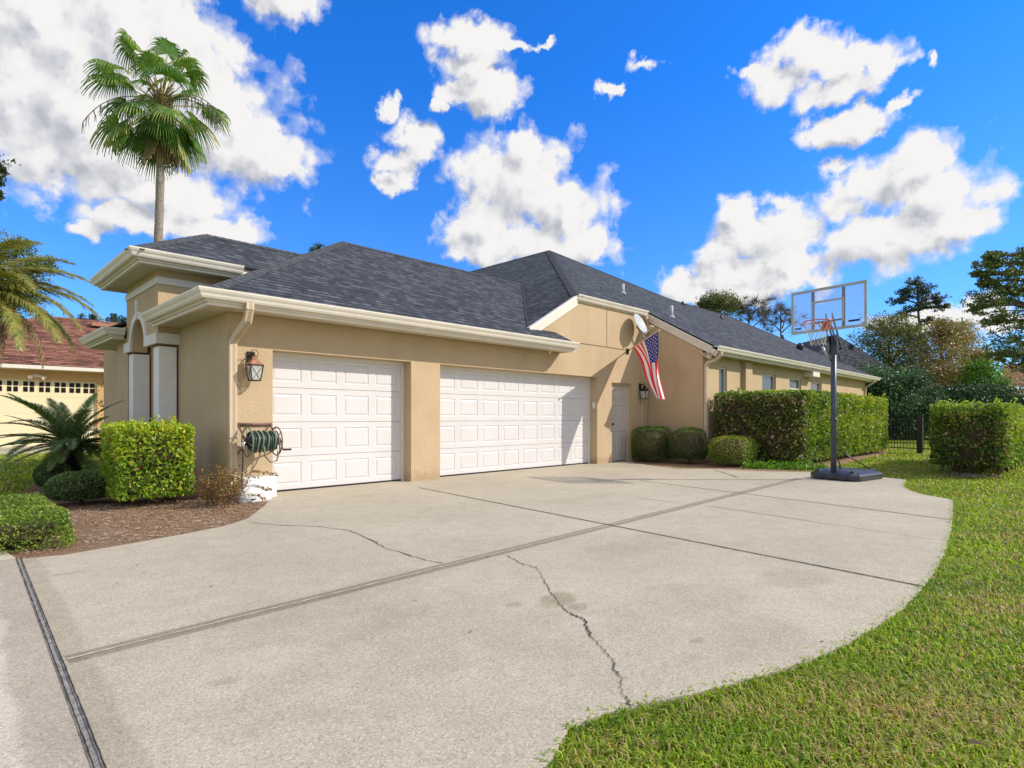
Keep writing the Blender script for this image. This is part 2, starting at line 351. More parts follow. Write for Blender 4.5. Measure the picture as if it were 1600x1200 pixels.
# garage front and gable, one outline
D1=(.635,3.10); D2=(3.75,8.63); DP=(9.25,10.16)
w.prism([(0,0,-.1),(D1[0],0,-.1),(D1[0],0,2.13),(D1[1],0,2.13),(D1[1],0,-.1),(D2[0],0,-.1),(D2[0],0,2.13),(D2[1],0,2.13),(D2[1],0,-.1),(DP[0],0,-.1),(DP[0],0,2.03),(DP[1],0,2.03),(DP[1],0,-.1),
         (10.94,0,-.1),(10.94,0,4.0),(7.92,0,4.0),(6.0,0,2.93),(0,0,2.86)],(0,.34,0))
w.build('wall',M['stucco'],house)
w=MB(); w.box((0,.342,-.1),(.25,8,2.75)); w.build('wall',M['stucco'],house)              # garage west side
w=MB(); w.prism([(10.95,0,-.1),(10.95,-1.6,-.1),(10.95,-1.6,2.86),(10.95,0,4.02)],(.3,0,0)); w.build('wall',M['stucco'],house)   # return wall
wins=[(11.88,12.36,1.45,2.50),(14.8,15.9,1.45,2.48),(17.1,18.2,1.75,2.47),(19.2,20.4,1.45,2.44)]
w=MB(); gridwall(w,[11.252,27-.55],[-.1,2.86],wins,-1.6,-1.35); w.build('wall',M['stucco'],house)
w=MB(); w.box((26.1,-1.34,-.1),(26.44,8,2.8)); w.build('wall',M['stucco'],house)
w=MB(); w.box((13.32,-1.72,-.1),(13.78,-1.602,2.80)); w.build('pilaster',M['stucco'],house)
# interior blockers so that light does not leak through openings
w=MB(); w.box((.3,.9,-.05),(26,7.9,2.6)); w.build('interior_light_blocker',M['stucco'],house)
# expansion grooves on the gable, laid on as thin dark strips
w=MB(); w.box((6.35,-.006,2.895),(9.95,.004,2.915)); w.box((9.03,-.006,2.916),(9.042,.004,3.99)); w.build('stucco_joint',plain('dark_groove_sealant',(.20,.15,.09),.9),house)
# ---- roofs
def roof(mb,pts,ed,th=.035):
    P=[Vector(p) for p in pts]; n=(P[1]-P[0]).cross(P[2]-P[0]).normalized()
    if n.z<0: n=-n; 
    u=Vector(ed).normalized(); v=n.cross(u)
    if v.z<0: v=-v
    uv=[((p).dot(u),(p).dot(v)) for p in P]
    if (P[1]-P[0]).cross(P[2]-P[0]).z<0: P=P[::-1]; uv=uv[::-1]
    mb.poly(P,0,uv); Q=[p-n*th for p in P]; mb.poly(Q[::-1],0,uv[::-1])
    for k in range(len(P)):
        a,b=P[k],P[(k+1)%len(P)]; c,d=Q[(k+1)%len(P)],Q[k]
        mb.poly([d,c,b,a],0,[(0,0.06),(.2,.06),(.2,.09),(0,.09)])
def caps(mb,p0,p1,n1,n2,wd=.145,step=.14):
    p0=Vector(p0);p1=Vector(p1);L=(p1-p0).length;d=(p1-p0).normalized();ws=[]
    for n in (n1,n2):
        n=Vector(n).normalized(); q=n.cross(d).normalized()
        if q.z>0: q=-q
        ws.append((q,n))
    up=(ws[0][1]+ws[1][1]).normalized(); k=int(L/step)
    for i in range(k):
        a=p0+d*(i*step); b=p0+d*(i*step+.24)
        if (b-p0).length>L+.05: b=p1.copy()
        ta=up*.020; tb=up*.010; j=random.uniform(-.006,.006)
        for (q,n) in ws:
            A=a+ta;B=b+tb;A2=a+q*(wd+j)+n*.016;B2=b+q*(wd+j)+n*.007
            mb.poly([A,B,B2,A2]); mb.poly([A,A2,a+q*(wd+j)+n*.004,a+up*.006]); mb.poly([A2,B2,b+q*(wd+j),a+q*(wd+j)])
NS=(0,-PT,1);NW=(-PT,0,1);NN=(0,PT,1);NE=(PT,0,1)
g=MB(); ez=2.79; ex=-.43; ey=-.49
gz=lambda y: ez+PT*(y-ey)
yr=3.81; pk=(ex+(yr-ey),yr,gz(yr)); zL=lambda x:4.1+PT*(x-7.92)
rx=7.92+(pk[2]-4.1)/PT
roof(g,[(ex,ey,ez),(7.16,ey,ez),(7.04,-.002,gz(0)),(7.92+(gz(0)-4.1)/PT,-.002,gz(0)),(rx,yr,pk[2]),pk],(1,0,0))
zc=ez+PT*(0-ex); yb0=2*yr-ey+ex
roof(g,[(ex,ey,ez),pk,(0,yb0,zc),(0,2.17,zc),(ex,2.17,ez)],(0,1,0))
roof(g,[pk,(rx,yr,pk[2]),(rx-2,2*yr-ey,ez),(.43,2*yr-ey,ez),(0,yb0,zc)],(1,0,0))
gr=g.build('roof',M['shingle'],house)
c=MB(); caps(c,(ex,ey,ez),pk,NS,NW); caps(c,pk,(rx,yr,pk[2]),NS,NN); c.build('ridge_cap',M['cap'],gr)
# main roof
m=MB(); mz=2.93; my=-1.96; sz=lambda y: mz+PT*(y-my)
hy0=-.05; hz=sz(hy0); hx=7.92+(hz-4.1)/PT; X=14.3; py_=my+(zL(X)-mz)/PT; pz=zL(X)
wy=3.1; wz=sz(wy); wx=X+(pz-wz)/PT; ex2=27.0; hpx=22.9
tE=(wz-mz)/(ex2-hpx)
roof(m,[(10.86,my,mz),(ex2,my,mz),(hpx,wy,wz),(wx,wy,wz),(X,py_,pz),(hx,hy0,hz),(10.86,hy0,hz)],(1,0,0))
roof(m,[(hx,hy0,hz),(X,py_,pz),(X,16,pz),(6.0,16,zL(6.0)),(6.0,hy0,zL(6.0))],(0,1,0))
roof(m,[(X,py_,pz),(wx,wy,wz),(wx,16,wz),(X,16,pz)],(0,1,0))
roof(m,[(hpx,wy,wz),(ex2,my,mz),(ex2,2*wy-my,mz)],(0,1,0))
roof(m,[(wx-1,wy,wz),(hpx,wy,wz),(ex2,2*wy-my,mz),(wx-1,2*wy-my,mz)],(1,0,0))
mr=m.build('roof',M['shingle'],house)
c=MB(); caps(c,(hx,hy0,hz),(X,py_,pz),NS,NW); caps(c,(X,py_,pz),(X,16,pz),NE,NW); caps(c,(wx,wy,wz),(X,py_,pz),NS,NE); caps(c,(wx,wy,wz),(hpx,wy,wz),NS,NN); caps(c,(ex2,my,mz),(hpx,wy,wz),NS,NE)
c.build('ridge_cap',M['cap'],mr)
c=MB(); va=Vector((7.92+(gz(0)-4.1)/PT,-.0,gz(0)+.02)); vb=Vector((rx,yr,pk[2]+.02))
c.prism([va,vb,vb+Vector((.05,0,.02)),va+Vector((.05,0,.02))],(0,0,.006)); c.build('valley_flashing',M['black'],mr)
for (px,py,hgt,r_) in ((973,459,.30,.055),(1049,496,.34,.055),(1067,476,.12,.05),(1127,498,.14,.045),(1223,528,.14,.045)):
    rr=ray(px,py); n=Vector((0,-PT,1)); q=Vector((0,my,mz)); C_=Vector(CAM); d=Vector(rr); tt=(q-C_).dot(n)/d.dot(n); p=C_+d*tt
    v=MB(); v.tube([p-Vector((0,0,.05)),p+Vector((0,0,hgt))],r_,10); v.tube([p-Vector((0,0,.03)),p+Vector((0,0,.06))],[r_*2.2,r_*1.1],10); v.build('roof_vent_pipe',M['pipe'] if hgt>.2 else M['black'],mr,True)
for px,py in ((1250,537),(1330,533)):
    if px<1300:
        p=AT(px,py,24); v=MB(); v.tube([p+Vector((0,0,-.3)),p+Vector((0,0,-.06)),p+Vector((0,0,.03))],[.10,.14,.06],10); v.build('roof_vent',M['black'],mr,True)
# ---- gutters, fascia, soffits
GUT=[(.0,-.01),(.0,-.125),(.062,-.125),(.078,-.10),(.086,-.075),(.108,-.045),(.12,-.02),(.122,.0),(.108,.0),(.104,-.02),(.012,-.02)]
FAS=[(-.002,-.03),(-.002,-.155),(-.035,-.155),(-.035,-.195),(-.085,-.195),(-.085,-.03)]
def eave(path,z,tag_='gutter',wall_in=.5,soff=True):
    a=MB(); a.sweep([(x,y,z) for x,y in path],GUT); a.build('gutter',M['white'],house)
    b=MB(); b.sweep([(x,y,z) for x,y in path],FAS); b.build('fascia',M['white'],house)
    if soff:
        s=MB(); s.sweep([(x,y,z) for x,y in path],[(-.086,-.155),(-.086,-.175),(-wall_in,-.175),(-wall_in,-.155)]); s.build('soffit',M['soffit'],house)
eave([(ex,2.17),(ex,ey),(7.17,ey)],ez,wall_in=.428) # travelling towards -y then +x puts the outside on the right
eave([(10.86,my),(ex2,my),(ex2,4)],mz,wall_in=.36)
eave([(hx-.02,-.012),(10.80,-.012)],hz+.01,soff=False)
# boxed ends
b=MB(); b.box((7.172,-.39,2.60),(7.20,.0,2.80)); b.prism([(7.17,-.50,2.79),(7.17,0,3.05),(7.17,0,2.8),(7.17,-.48,2.66)],(.02,0,0)); b.build('eave_end_board',M['white'],house)
b=MB(); b.box((18.4,-1.93,2.56),(19.1,-1.602,2.74)); b.build('soffit_return',M['white'],house)
# rakes: stepped white boards following the slopes
def rake(name,p0,p1,side,par=house):
    p0=Vector(p0);p1=Vector(p1); s=Vector(side); mb=MB()
    d=(p1-p0).normalized(); up=s.cross(d).normalized()
    if up.z<0: up=-up
    for (o0,o1,u0,u1) in ((.0,.035,-.20,.02),(.035,.06,-.12,.02),(.06,.085,-.05,.02)):
        mb.prism([p0+s*o0+up*u0,p1+s*o0+up*u0,p1+s*o0+up*u1,p0+s*o0+up*u1],s*(o1-o0))
    mb.build(name,M['white'],par)
rake('rake_board',(6.10,-.003,zL(6.10)-.02),(hx-.05,-.003,zL(hx-.05)-.02),(0,-1,0))
rake('rake_board',(10.945,-.04,sz(-.04)-.03),(10.945,my-.08,sz(my-.08)-.03),(-1,0,0))
# downspouts
def downspout(path,w_=.085):
    mb=MB(); P=[Vector(p) for p in path]
    for k in range(len(P)-1):
        a,b=P[k],P[k+1]; d=(b-a).normalized(); s=Vector((1,0,0)); t=s.cross(d).normalized()
        pr=[(-.5,-.35),(-.2,-.35),(-.17,-.28),(-.05,-.28),(-.02,-.35),(.02,-.35),(.05,-.28),(.17,-.28),(.2,-.35),(.5,-.35),(.5,.35),(-.5,.35)]
        i=mb.vs([a+s*x*w_+t*y*w_ for x,y in pr]); j=mb.vs([b+s*x*w_+t*y*w_ for x,y in pr]); n=len(pr)
        for q in range(n): mb.face((i+q,i+(q+1)%n,j+(q+1)%n,j+q))
        mb.face([i+q for q in range(n)][::-1]); mb.face([j+q for q in range(n)])
    return mb.build('downspout',M['spout'],house)
downspout([(.10,-.53,2.68),(.10,-.53,2.58),(.10,-.46,2.44),(.085,-.10,2.26),(.06,-.035,2.18),(.06,-.035,.28),(.06,-.10,.12)],.10)
downspout([(11.12,-2.0,2.80),(11.12,-2.0,2.72),(11.10,-1.88,2.60),(11.06,-1.70,2.55),(11.04,-1.645,2.46),(11.04,-1.645,.05)],.10)
downspout([(26.3,-2.0,2.8),(26.3,-1.95,2.68),(26.3,-1.70,2.5),(26.3,-1.645,2.4),(26.3,-1.645,.05)],.10)
downspout([(10.70,-.10,hz-.13),(10.74,-.10,hz-.22),(10.88,-.05,hz-.34),(10.9,-.04,hz-.55)],.09)
# ---- garage doors
def garage_door(x0,x1,ncol,lab):
    d=MB(); yf=.26; H=2.12; rows=4; sh=H/rows; pw=(x1-x0-.06)/ncol
    for r_ in range(rows):
        z0=.012+r_*sh; z1=z0+sh-.008; holes=[]
        for cc in range(ncol):
            a=x0+.03+cc*pw+pw*.11; b=a+pw*.78; e=z0+sh*.17; f=z1-sh*.17; holes.append((a,b,e,f))
        xs=sorted({x0,x1}|{h[0] for h in holes}|{h[1] for h in holes}); zs=[z0,holes[0][2],holes[0][3],z1]
        for i in range(len(xs)-1):
            for j in range(3):
                if j==1 and i%2==1: continue
                d.poly([(xs[i],yf,zs[j]),(xs[i+1],yf,zs[j]),(xs[i+1],yf,zs[j+1]),(xs[i],yf,zs[j+1])])
        for (a,b,e,f) in holes:
            lv=[(0,0),(.014,.009),(.022,.009),(.044,.001)]
            R_=[[(a+o,yf+y,e+o),(b-o,yf+y,e+o),(b-o,yf+y,f-o),(a+o,yf+y,f-o)] for o,y in lv]
            for k in range(3):
                for q in range(4): d.poly([R_[k][q],R_[k][(q+1)%4],R_[k+1][(q+1)%4],R_[k+1][q]])
            d.poly(R_[3])
        d.poly([(x0,yf,z1),(x1,yf,z1),(x1,yf+.02,z1+.004),(x0,yf+.02,z1+.004)]); d.poly([(x0,yf+.02,z1+.004),(x1,yf+.02,z1+.004),(x1,yf,z1+.008),(x0,yf,z1+.008)])
    d.box((x0,yf+.03,0),(x1,yf+.06,H+.02))
    o=d.build('garage_door',M['door'],house); o['label']=lab
    s=MB(); s.box((x0,yf-.008,0),(x1,yf+.028,.028)); s.build('bottom_seal',M['black'],o)
    t=MB(); t.box((x0,yf-.05,0),(x0+.045,yf-.002,2.128)); t.box((x1-.045,yf-.05,0),(x1,yf-.002,2.128)); t.box((x0+.046,yf-.05,2.07),(x1-.046,yf-.002,2.128)); t.build('door_frame',M['trim'],o)
garage_door(D1[0]+.002,D1[1]-.002,4,'single white panelled garage door nearest the left corner')
garage_door(D2[0]+.002,D2[1]-.002,8,'wide double white panelled garage door')
# ---- side entry door
d=MB(); x0,x1=DP[0]+.05,DP[1]-.05; yf=.12
holes=[]
for (e,f) in ((.2,.78),(.95,1.45),(1.60,1.86)):
    for (a,b) in ((x0+.11,x0+.36),(x0+.45,x0+.70)): holes.append((a,b,e,f))
xs=[x0,x0+.11,x0+.36,x0+.45,x0+.70,x1]; zs=[.02,.2,.78,.95,1.45,1.60,1.86,1.98]
for i in range(5):
    for j in range(7):
        if i%2==1 and j%2==1: continue
        d.poly([(xs[i],yf,zs[j]),(xs[i+1],yf,zs[j]),(xs[i+1],yf,zs[j+1]),(xs[i],yf,zs[j+1])])
for (a,b,e,f) in holes:
    R_=[[(a+o,yf+y,e+o),(b-o,yf+y,e+o),(b-o,yf+y,f-o),(a+o,yf+y,f-o)] for o,y in ((0,0),(.015,.014),(.03,.014),(.05,.002))]
    for k in range(3):
        for q in range(4): d.poly([R_[k][q],R_[k][(q+1)%4],R_[k+1][(q+1)%4],R_[k+1][q]])
    d.poly(R_[3])
d.box((x0,yf+.016,.02),(x1,yf+.05,1.98)); pd=d.build('entry_door',M['pdoor'],house)
f=MB(); f.box((DP[0]+.001,yf-.05,0),(x0-.002,yf+.06,2.029)); f.box((x1+.002,yf-.05,0),(DP[1]-.001,yf+.06,2.029)); f.box((x0-.001,yf-.05,1.985),(x1+.001,yf+.06,2.028)); f.build('door_frame',M['spout'],pd)
f=MB(); f.tube([(x0+.07,yf,.97),(x0+.07,yf-.06,.97)],[.032,.014],12); f.tube([(x0+.07,yf-.05,.97),(x0+.07,yf-.062,.97),(x0+.07,yf-.10,.97)],[.02,.033,.02],12); f.build('door_knob',M['black'],pd,True)
f=MB(); f.tube([(x0+.07,yf,1.12),(x0+.07,yf-.03,1.12)],[.03,.024],12); f.build('deadbolt',M['black'],pd,True)
# ---- windows of the wing
for k,(a,b,e,f_) in enumerate(wins):
    t=MB(); y=-1.55; fw=.045
    t.box((a,y,e),(a+fw,y+.06,f_)); t.box((b-fw,y,e),(b,y+.06,f_)); t.box((a+fw,y+.001,e),(b-fw,y+.059,e+fw)); t.box((a+fw,y+.001,f_-fw),(b-fw,y+.059,f_)); 
    if k in(1,2,3): t.box((a+fw,y+.01,(e+f_)/2-.018),(b-fw,y+.05,(e+f_)/2+.018))
    wn=t.build('window',M['white'],house)
    t=MB(); t.box((a+fw,y+.03,e+fw),(b-fw,y+.036,f_-fw)); t.build('glass_pane',M['glass'],wn)
    t=MB(); z=e+fw+.01
    while z<f_-fw-.02: t.prism([(a+fw,y+.062,z),(b-fw,y+.062,z),(b-fw,y+.085,z+.03),(a+fw,y+.085,z+.03)],(0,.003,0)); z+=.042
    t.build('window_blind',M['white'],wn)
# ---- entry tower
TX=-.308; TY=2.18; TB=4.28; TR=1.6
w=MB()
# west face with an arched opening
arc=[]; ya,yb=2.90,3.86; yc=(ya+yb)/2; ra=(yb-ya)/2; zs_=2.36
for k in range(0,17): a=math.pi*k/16; arc.append((TX,yc-ra*math.cos(a),zs_+ra*1.08*math.sin(a)))
w.prism([(TX,TY,2.34)]+[(TX,ya,2.34)]+arc+[(TX,yb,2.34),(TX,TB,2.34),(TX,TB,3.60),(TX,TY,3.60)],(.24,0,0))
w.box((TX+.242,TY,2.34),(2.6,TY+.24,3.60)); w.box((TX+.242,TB-.24,2.34),(2.6,TB,3.60)); 
w.box((TX+.30,TB-.25,-.1),(2.6,TB-.002,2.338)); w.box((1.0,TY+.25,-.1),(1.2,TB-.26,3.5)); w.box((TX+.26,TY+.25,3.1),(.99,TB-.26,3.2))
tw=w.build('entry_tower',M['stucco'],house)
for yy in (TY+.02,TB-.42):
    c=MB(); c.box((TX+.012,yy,.12),(-.03,yy+.30,2.30)); c.box((TX-.02,yy-.03,-.05),(-.005,yy+.33,.12)); c.build('column',M['column'],tw,bevel=.008)
def archtrim():
    c=MB(); N=20; ri=ra; ro=ra+.12; y_=lambda r,a: yc-r*math.cos(a); z_=lambda r,a: zs_+r*1.08*math.sin(a)
    for k in range(N):
        a=math.pi*k/N; b=math.pi*(k+1)/N
        c.prism([(TX-.035,y_(ri,a),z_(ri,a)),(TX-.035,y_(ro,a),z_(ro,a)),(TX-.035,y_(ro,b),z_(ro,b)),(TX-.035,y_(ri,b),z_(ri,b))],(.034,0,0))
    c.prism([(TX-.05,yc-.03,zs_+ra*1.08-.02),(TX-.05,yc-.07,3.20),(TX-.05,yc+.07,3.20),(TX-.05,yc+.03,zs_+ra*1.08-.02)],(.049,0,0))
    c.build('arch_trim',M['trim'],tw)
    c=MB(); c.sweep([(TX,ya-.0,2.34),(TX,TY,2.34),(-.002,TY,2.34)],[(.0,.0),(.04,.0),(.04,.17),(0,.17)]); c.build('band_moulding',M['trim'],tw); c=MB(); c.box((TX-.04,yb,2.34),(TX-.001,TB+.04,2.51)); c.build('band_moulding',M['trim'],tw)
    c=MB(); c.sweep([(TX,TB,3.31),(TX,TY,3.31),(2.4,TY,3.31)],[(.0,.0),(.022,.0),(.022,.11),(0,.11)]); c.build('band_moulding',M['trim'],tw)
archtrim()
tz=3.72; tx0=TX-.38; ty0=TY-.38; ty1=TB+.38
# tower eave (outer gutter line about half a metre out)
o3=MB(); path=[(tx0,ty1+.0,tz),(tx0,ty0,tz),(.86,ty0,tz)]
o3.sweep(path,GUT); o3.build('gutter',M['white'],tw)
o3=MB(); o3.sweep([(2.4,ty1,tz),(tx0,ty1,tz)],GUT); o3.build('gutter',M['white'],tw)
o3=MB(); o3.sweep([(2.4,ty1,tz)]+path[:2]+[(2.4,ty0,tz)],FAS); o3.build('fascia',M['white'],tw)
o3=MB(); o3.sweep([(2.4,ty1,tz)]+path[:2]+[(2.4,ty0,tz)],[(-.086,-.155),(-.086,-.175),(-.378,-.175),(-.378,-.155)]); o3.build('soffit',M['soffit'],tw)
t=MB(); tm=(ty0+ty1)/2; hh=(tm-ty0+.06); tpk=(tx0-.06+hh,tm,tz+PT*hh); e0=tx0-.06; f0=ty0-.06; f1=ty1+.06
roof(t,[(e0,f0,tz),(5.0,f0,tz),(5.0,tm,tpk[2]),tpk],(1,0,0)); roof(t,[(e0,f0,tz),tpk,(e0,f1,tz)],(0,1,0)); roof(t,[tpk,(5,tm,tpk[2]),(5,f1,tz),(e0,f1,tz)],(1,0,0))
tr_=t.build('roof',M['shingle'],tw)
c=MB(); caps(c,(e0,f0,tz),tpk,NS,NW); caps(c,tpk,(5,tm,tpk[2]),NS,NN); c.build('ridge_cap',M['cap'],tr_)
# west room beyond the tower
w=MB(); w.box((TX+.02,TB+.002,-.1),(3,5.15,2.62)); w.build('wall',M['stucco'],house)
gz2=2.80
o3=MB(); o3.sweep([(TX-.26,6.6,gz2),(TX-.26,TB+.03,gz2),(TX-.03,TB+.03,gz2)],GUT); o3.build('gutter',M['white'],house)
o3=MB(); o3.sweep([(TX-.26,6.6,gz2),(TX-.26,TB+.03,gz2),(TX-.03,TB+.03,gz2)],FAS); o3.build('fascia',M['white'],house)
o3=MB(); o3.box((TX-.20,TB+.05,gz2-.20),(TX+.3,6.6,gz2-.18)); o3.build('soffit',M['soffit'],house)
t=MB(); roof(t,[(TX-.30,TB+.02,gz2),(TX-.30,6.7,gz2),(2.2,6.7,gz2+PT*2.5),(2.2,TB+.02,gz2+PT*2.5)],(0,1,0)); t.build('roof',M['shingle'],house)
# small fixtures that belong to the walls
f=MB(); f.box((D2[1]-.028,.05,1.36),(D2[1]-.001,.13,1.52)); f.box((D2[1]-.034,.07,1.40),(D2[1]-.029,.11,1.44)); f.build('door_keypad',M['trim'],house)
f=MB(); f.tube([(10.62,-.02,.0),(10.62,-.02,1.85)],.014,8); f.tube([(10.62,-.02,2.1),(10.62,-.02,2.75)],.012,8); f.tube([(10.86,-.02,.0),(10.86,-.02,2.9)],.016,8); f.build('conduit',M['spout'],house,True)
# ------------------------------------------------------------------ lights on the wall
def lantern(loc,label,rz=0.0,dark=False):
    o=thing('wall_lantern',loc,label,'lantern','wall lanterns on the garage front',rz); ORG[o]=Vector((0,0,0))
    b=MB(); b.box((-.055,-.025,.02),(.055,0,.20)); b.build('backplate',M['bronze'],o,bevel=.008)
    a=MB(); a.tube([(0,-.02,.12),(0,-.07,.17),(0,-.13,.17),(0,-.15,.13)],.010,8); a.build('arm',M['bronze'],o,True)
    y=-.15
    r_=MB(); cap_=M['bronze'] if dark else M['copper']
    def ring(z,s): return [(-s,y-s,z),(s,y-s,z),(s,y+s,z),(-s,y+s,z)]
    R_=[ring(.0,.10),ring(.015,.085),ring(.07,.045),ring(.075,.030),ring(.12,.030),ring(.125,.040)]
    ids=[r_.vs(q) for q in R_]
    for k in range(5):
        for q in range(4): r_.face((ids[k]+q,ids[k]+(q+1)%4,ids[k+1]+(q+1)%4,ids[k+1]+q))
    r_.face([ids[5]+q for q in range(4)]); r_.face([ids[0]+q for q in range(4)][::-1]); r_.build('lamp_roof',cap_,o)
    h=MB(); h.tube([(.05*math.cos(t),y,.165+.05*math.sin(t)) for t in np.linspace(-.7,math.pi+.7,18)],.0045,6); h.build('ring',M['bronze'],o,True)
    fr=MB(); T=[(-.09,y-.09),(.09,y-.09),(.09,y+.09),(-.09,y+.09)]; B_=[(-.06,y-.06),(.06,y-.06),(.06,y+.06),(-.06,y+.06)]
    for q in range(4):
        p,p2=T[q],T[(q+1)%4]; b0,b2=B_[q],B_[(q+1)%4]
        fr.tube([(*p,-.005),(*b0,-.22)],.007,6); fr.tube([(*p,-.005),(*p2,-.005)],.009,6); fr.tube([(*b0,-.22),(*b2,-.22)],.009,6)
        fr.tube([(*p,-.005),(*b2,-.22)],.0035,5); fr.tube([(*p2,-.005),(*b0,-.22)],.0035,5)
    fr.build('frame',M['bronze'],o)
    gl=MB(); i=gl.vs([(x*.97,y+(yy-y)*.97,-.01) for x,yy in T]); j=gl.vs([(x*.97,y+(yy-y)*.97,-.215) for x,yy in B_])
    for q in range(4): gl.face((i+q,i+(q+1)%4,j+(q+1)%4,j+q))
    gl.build('glass',M['lampglass'],o)
    cn=MB(); cn.tube([(0,y,-.21),(0,y,-.10)],.014,8); cn.tube([(0,y,-.10),(0,y,-.07),(0,y,-.03)],[.012,.018,.003],8); cn.build('bulb',M['offwhite'],o,True)
    return o
lantern((.315,0,1.88),'copper topped wall lantern beside the hose reel corner, left of the single garage door')
lantern((10.55,0,1.86),'dark bronze wall lantern right of the beige side door, below the flag',dark=True)
o=thing('security_light',(10.97,-1.72,2.72),'small round floodlight under the eave at the outer corner of the return wall','light')
b=MB(); b.tube([(11.0,-1.6,2.74),(11.0,-1.66,2.74)],.05,12); b.tube([(11.0,-1.66,2.74),(10.97,-1.72,2.70)],.015,8); b.build('mount',M['white'],o,True)
b=MB(); b.tube([(10.985,-1.69,2.72),(10.97,-1.73,2.70),(10.95,-1.79,2.68),(10.945,-1.80,2.678)],[.03,.055,.075,.06],14); b.build('lamp_head',M['white'],o,True)
# neighbour of the eave light: ------------------------------------------------ satellite dish
o=thing('satellite_dish',(10.45,-.0,3.05),'light grey satellite dish on a bent mast against the gable wall above the flag','satellite dish')
cR=Vector((sa,-ca,0)); cF=Vector((ca,sa,0)); cU=Vector((0,0,1))
DC=AT(1000.5,506,13.3); r_0=ray(1000.5,506); t_0=(-.25-CAM[1])/r_0[1]; DC=Vector((CAM[0]+t_0*r_0[0],CAM[1]+t_0*r_0[1],CAM[2]+t_0*r_0[2]))
nrm=(-cF*.55+(cR*.85+cU*.50)*.85).normalized(); ma=nrm.cross(cF).normalized(); mb_=nrm.cross(ma).normalized()
dm=MB(); rings=[]
for k in range(9):
    r_=.30*k/8; dep=.07*(k/8)**2
    rings.append(dm.vs([DC+nrm*(dep-.06)+ma*(r_*1.0*math.cos(a))+mb_*(r_*math.sin(a)) for a in np.linspace(0,2*math.pi,33)[:-1]]))
for k in range(8):
    for q in range(32): dm.face((rings[k]+q,rings[k]+(q+1)%32,rings[k+1]+(q+1)%32,rings[k+1]+q))
dm.build('dish_reflector',M['dish'],o,True); o.children[0].modifiers.new('s','SOLIDIFY').thickness=.006
am=MB(); e=DC-nrm*.06
am.tube([e,e-nrm*.06,Vector((10.46,-.20,3.26)),Vector((10.44,-.12,3.10)),Vector((10.44,0,3.07))],.022,8); am.build('mast',M['greyframe'],o,True)
am=MB(); low=DC-cU*.24+cR*.12; lnb=low+nrm*.26+cU*.02; am.tube([low,lnb],.014,8); am.tube([lnb,lnb+(DC-lnb).normalized()*.10],[.03,.036],10); am.build('feed_arm',M['spout'],o,True)
# ------------------------------------------------------------------ flag
pb=Vector((9.948,0,2.874)); tip=Vector((9.10,-1.42,3.17)); pd_=(tip-pb).normalized(); PL=(tip-pb).length
o=thing('flag_pole',(9.948,0,2.874),'short tan wall mounted flagpole jutting out above the double garage door, flag hanging from it','flagpole')
b=MB(); b.tube([pb,tip],.014,10); b.build('pole',M['spout'],o,True)
b=MB(); b.tube([tip-pd_*.01,tip+pd_*.02,tip+pd_*.045,tip+pd_*.06],[.012,.028,.022,.005],10); b.build('finial',M['spout'],o,True)
b=MB(); b.box((9.90,-.02,2.80),(10.0,-.001,2.95)); b.tube([pb+Vector((0,-.01,0)),pb+pd_*.12],.022,10); b.build('wall_bracket',M['bronze'],o)
fo=MB(); NU,NV=26,50
def cloth(u,v):        # u 0 at the tip edge ... 1 at the wall edge, v 0 at the pole ... 1 at the fly end
    hp=tip-pd_*(.05+u*1.30); 
    L=1.58
    q=hp.copy()
    drop=v*L
    gather=(v**.85)*.90
    # wall-side cloth drapes across towards the hanging line below the tip
    hx_=u*1.30*(1-gather)
    base=tip-pd_*(.05+hx_)
    z=hp.z*(1-0)-drop*(1-.10*u)+.10*u*v
    fold=.055*math.sin(u*13+v*2.0)*min(1,v*2.2)+.03*math.sin(u*5+1+v*3)*v
    side=Vector((pd_.y,-pd_.x,0)).normalized()
    drift=cR*(.10*v)+cR*.02*math.sin(v*7)
    p=Vector((base.x,base.y,0))+side*fold+drift*1.0; p.z=z-.012
    return p
idx={}
for i in range(NU+1):
    for j in range(NV+1): idx[i,j]=fo.vs([cloth(i/NU,j/NV)])
for i in range(NU):
    for j in range(NV):
        st=i//2; mi=2 if (st<7 and j<20) else (0 if st%2==0 else 1)
        fo.face((idx[i,j],idx[i+1,j],idx[i+1,j+1],idx[i,j+1]),mi)
for r_ in range(9):
    nst=6 if r_%2==0 else 5
    for k in range(nst):
        u0=(r_+1)/10*(7/13); v0=((k*2+1) if r_%2==0 else (k*2+2))/12*.4
        for sgn in (1,-1):
            P=[]
            for q in range(10):
                a=math.pi*q/5; rr=.020 if q%2==0 else .0085
                uu=u0+rr*math.cos(a)/1.30*1.5; vv=v0+rr*math.sin(a)/1.5
                p=cloth(uu,vv); t1=cloth(uu+.01,vv)-p; t2=cloth(uu,vv+.01)-p; n=t1.cross(t2).normalized(); P.append(p+n*.004*sgn)
            fo.poly(P if sgn>0 else P[::-1],1)
fo.v=[tuple(p) for p in fo.v]
fl=solo(fo,'flag',[M['red'],M['flagwhite'],M['blue']],pb,'red white and blue flag with stripes and stars hanging in folds from the wall flagpole','flag',smooth=True)
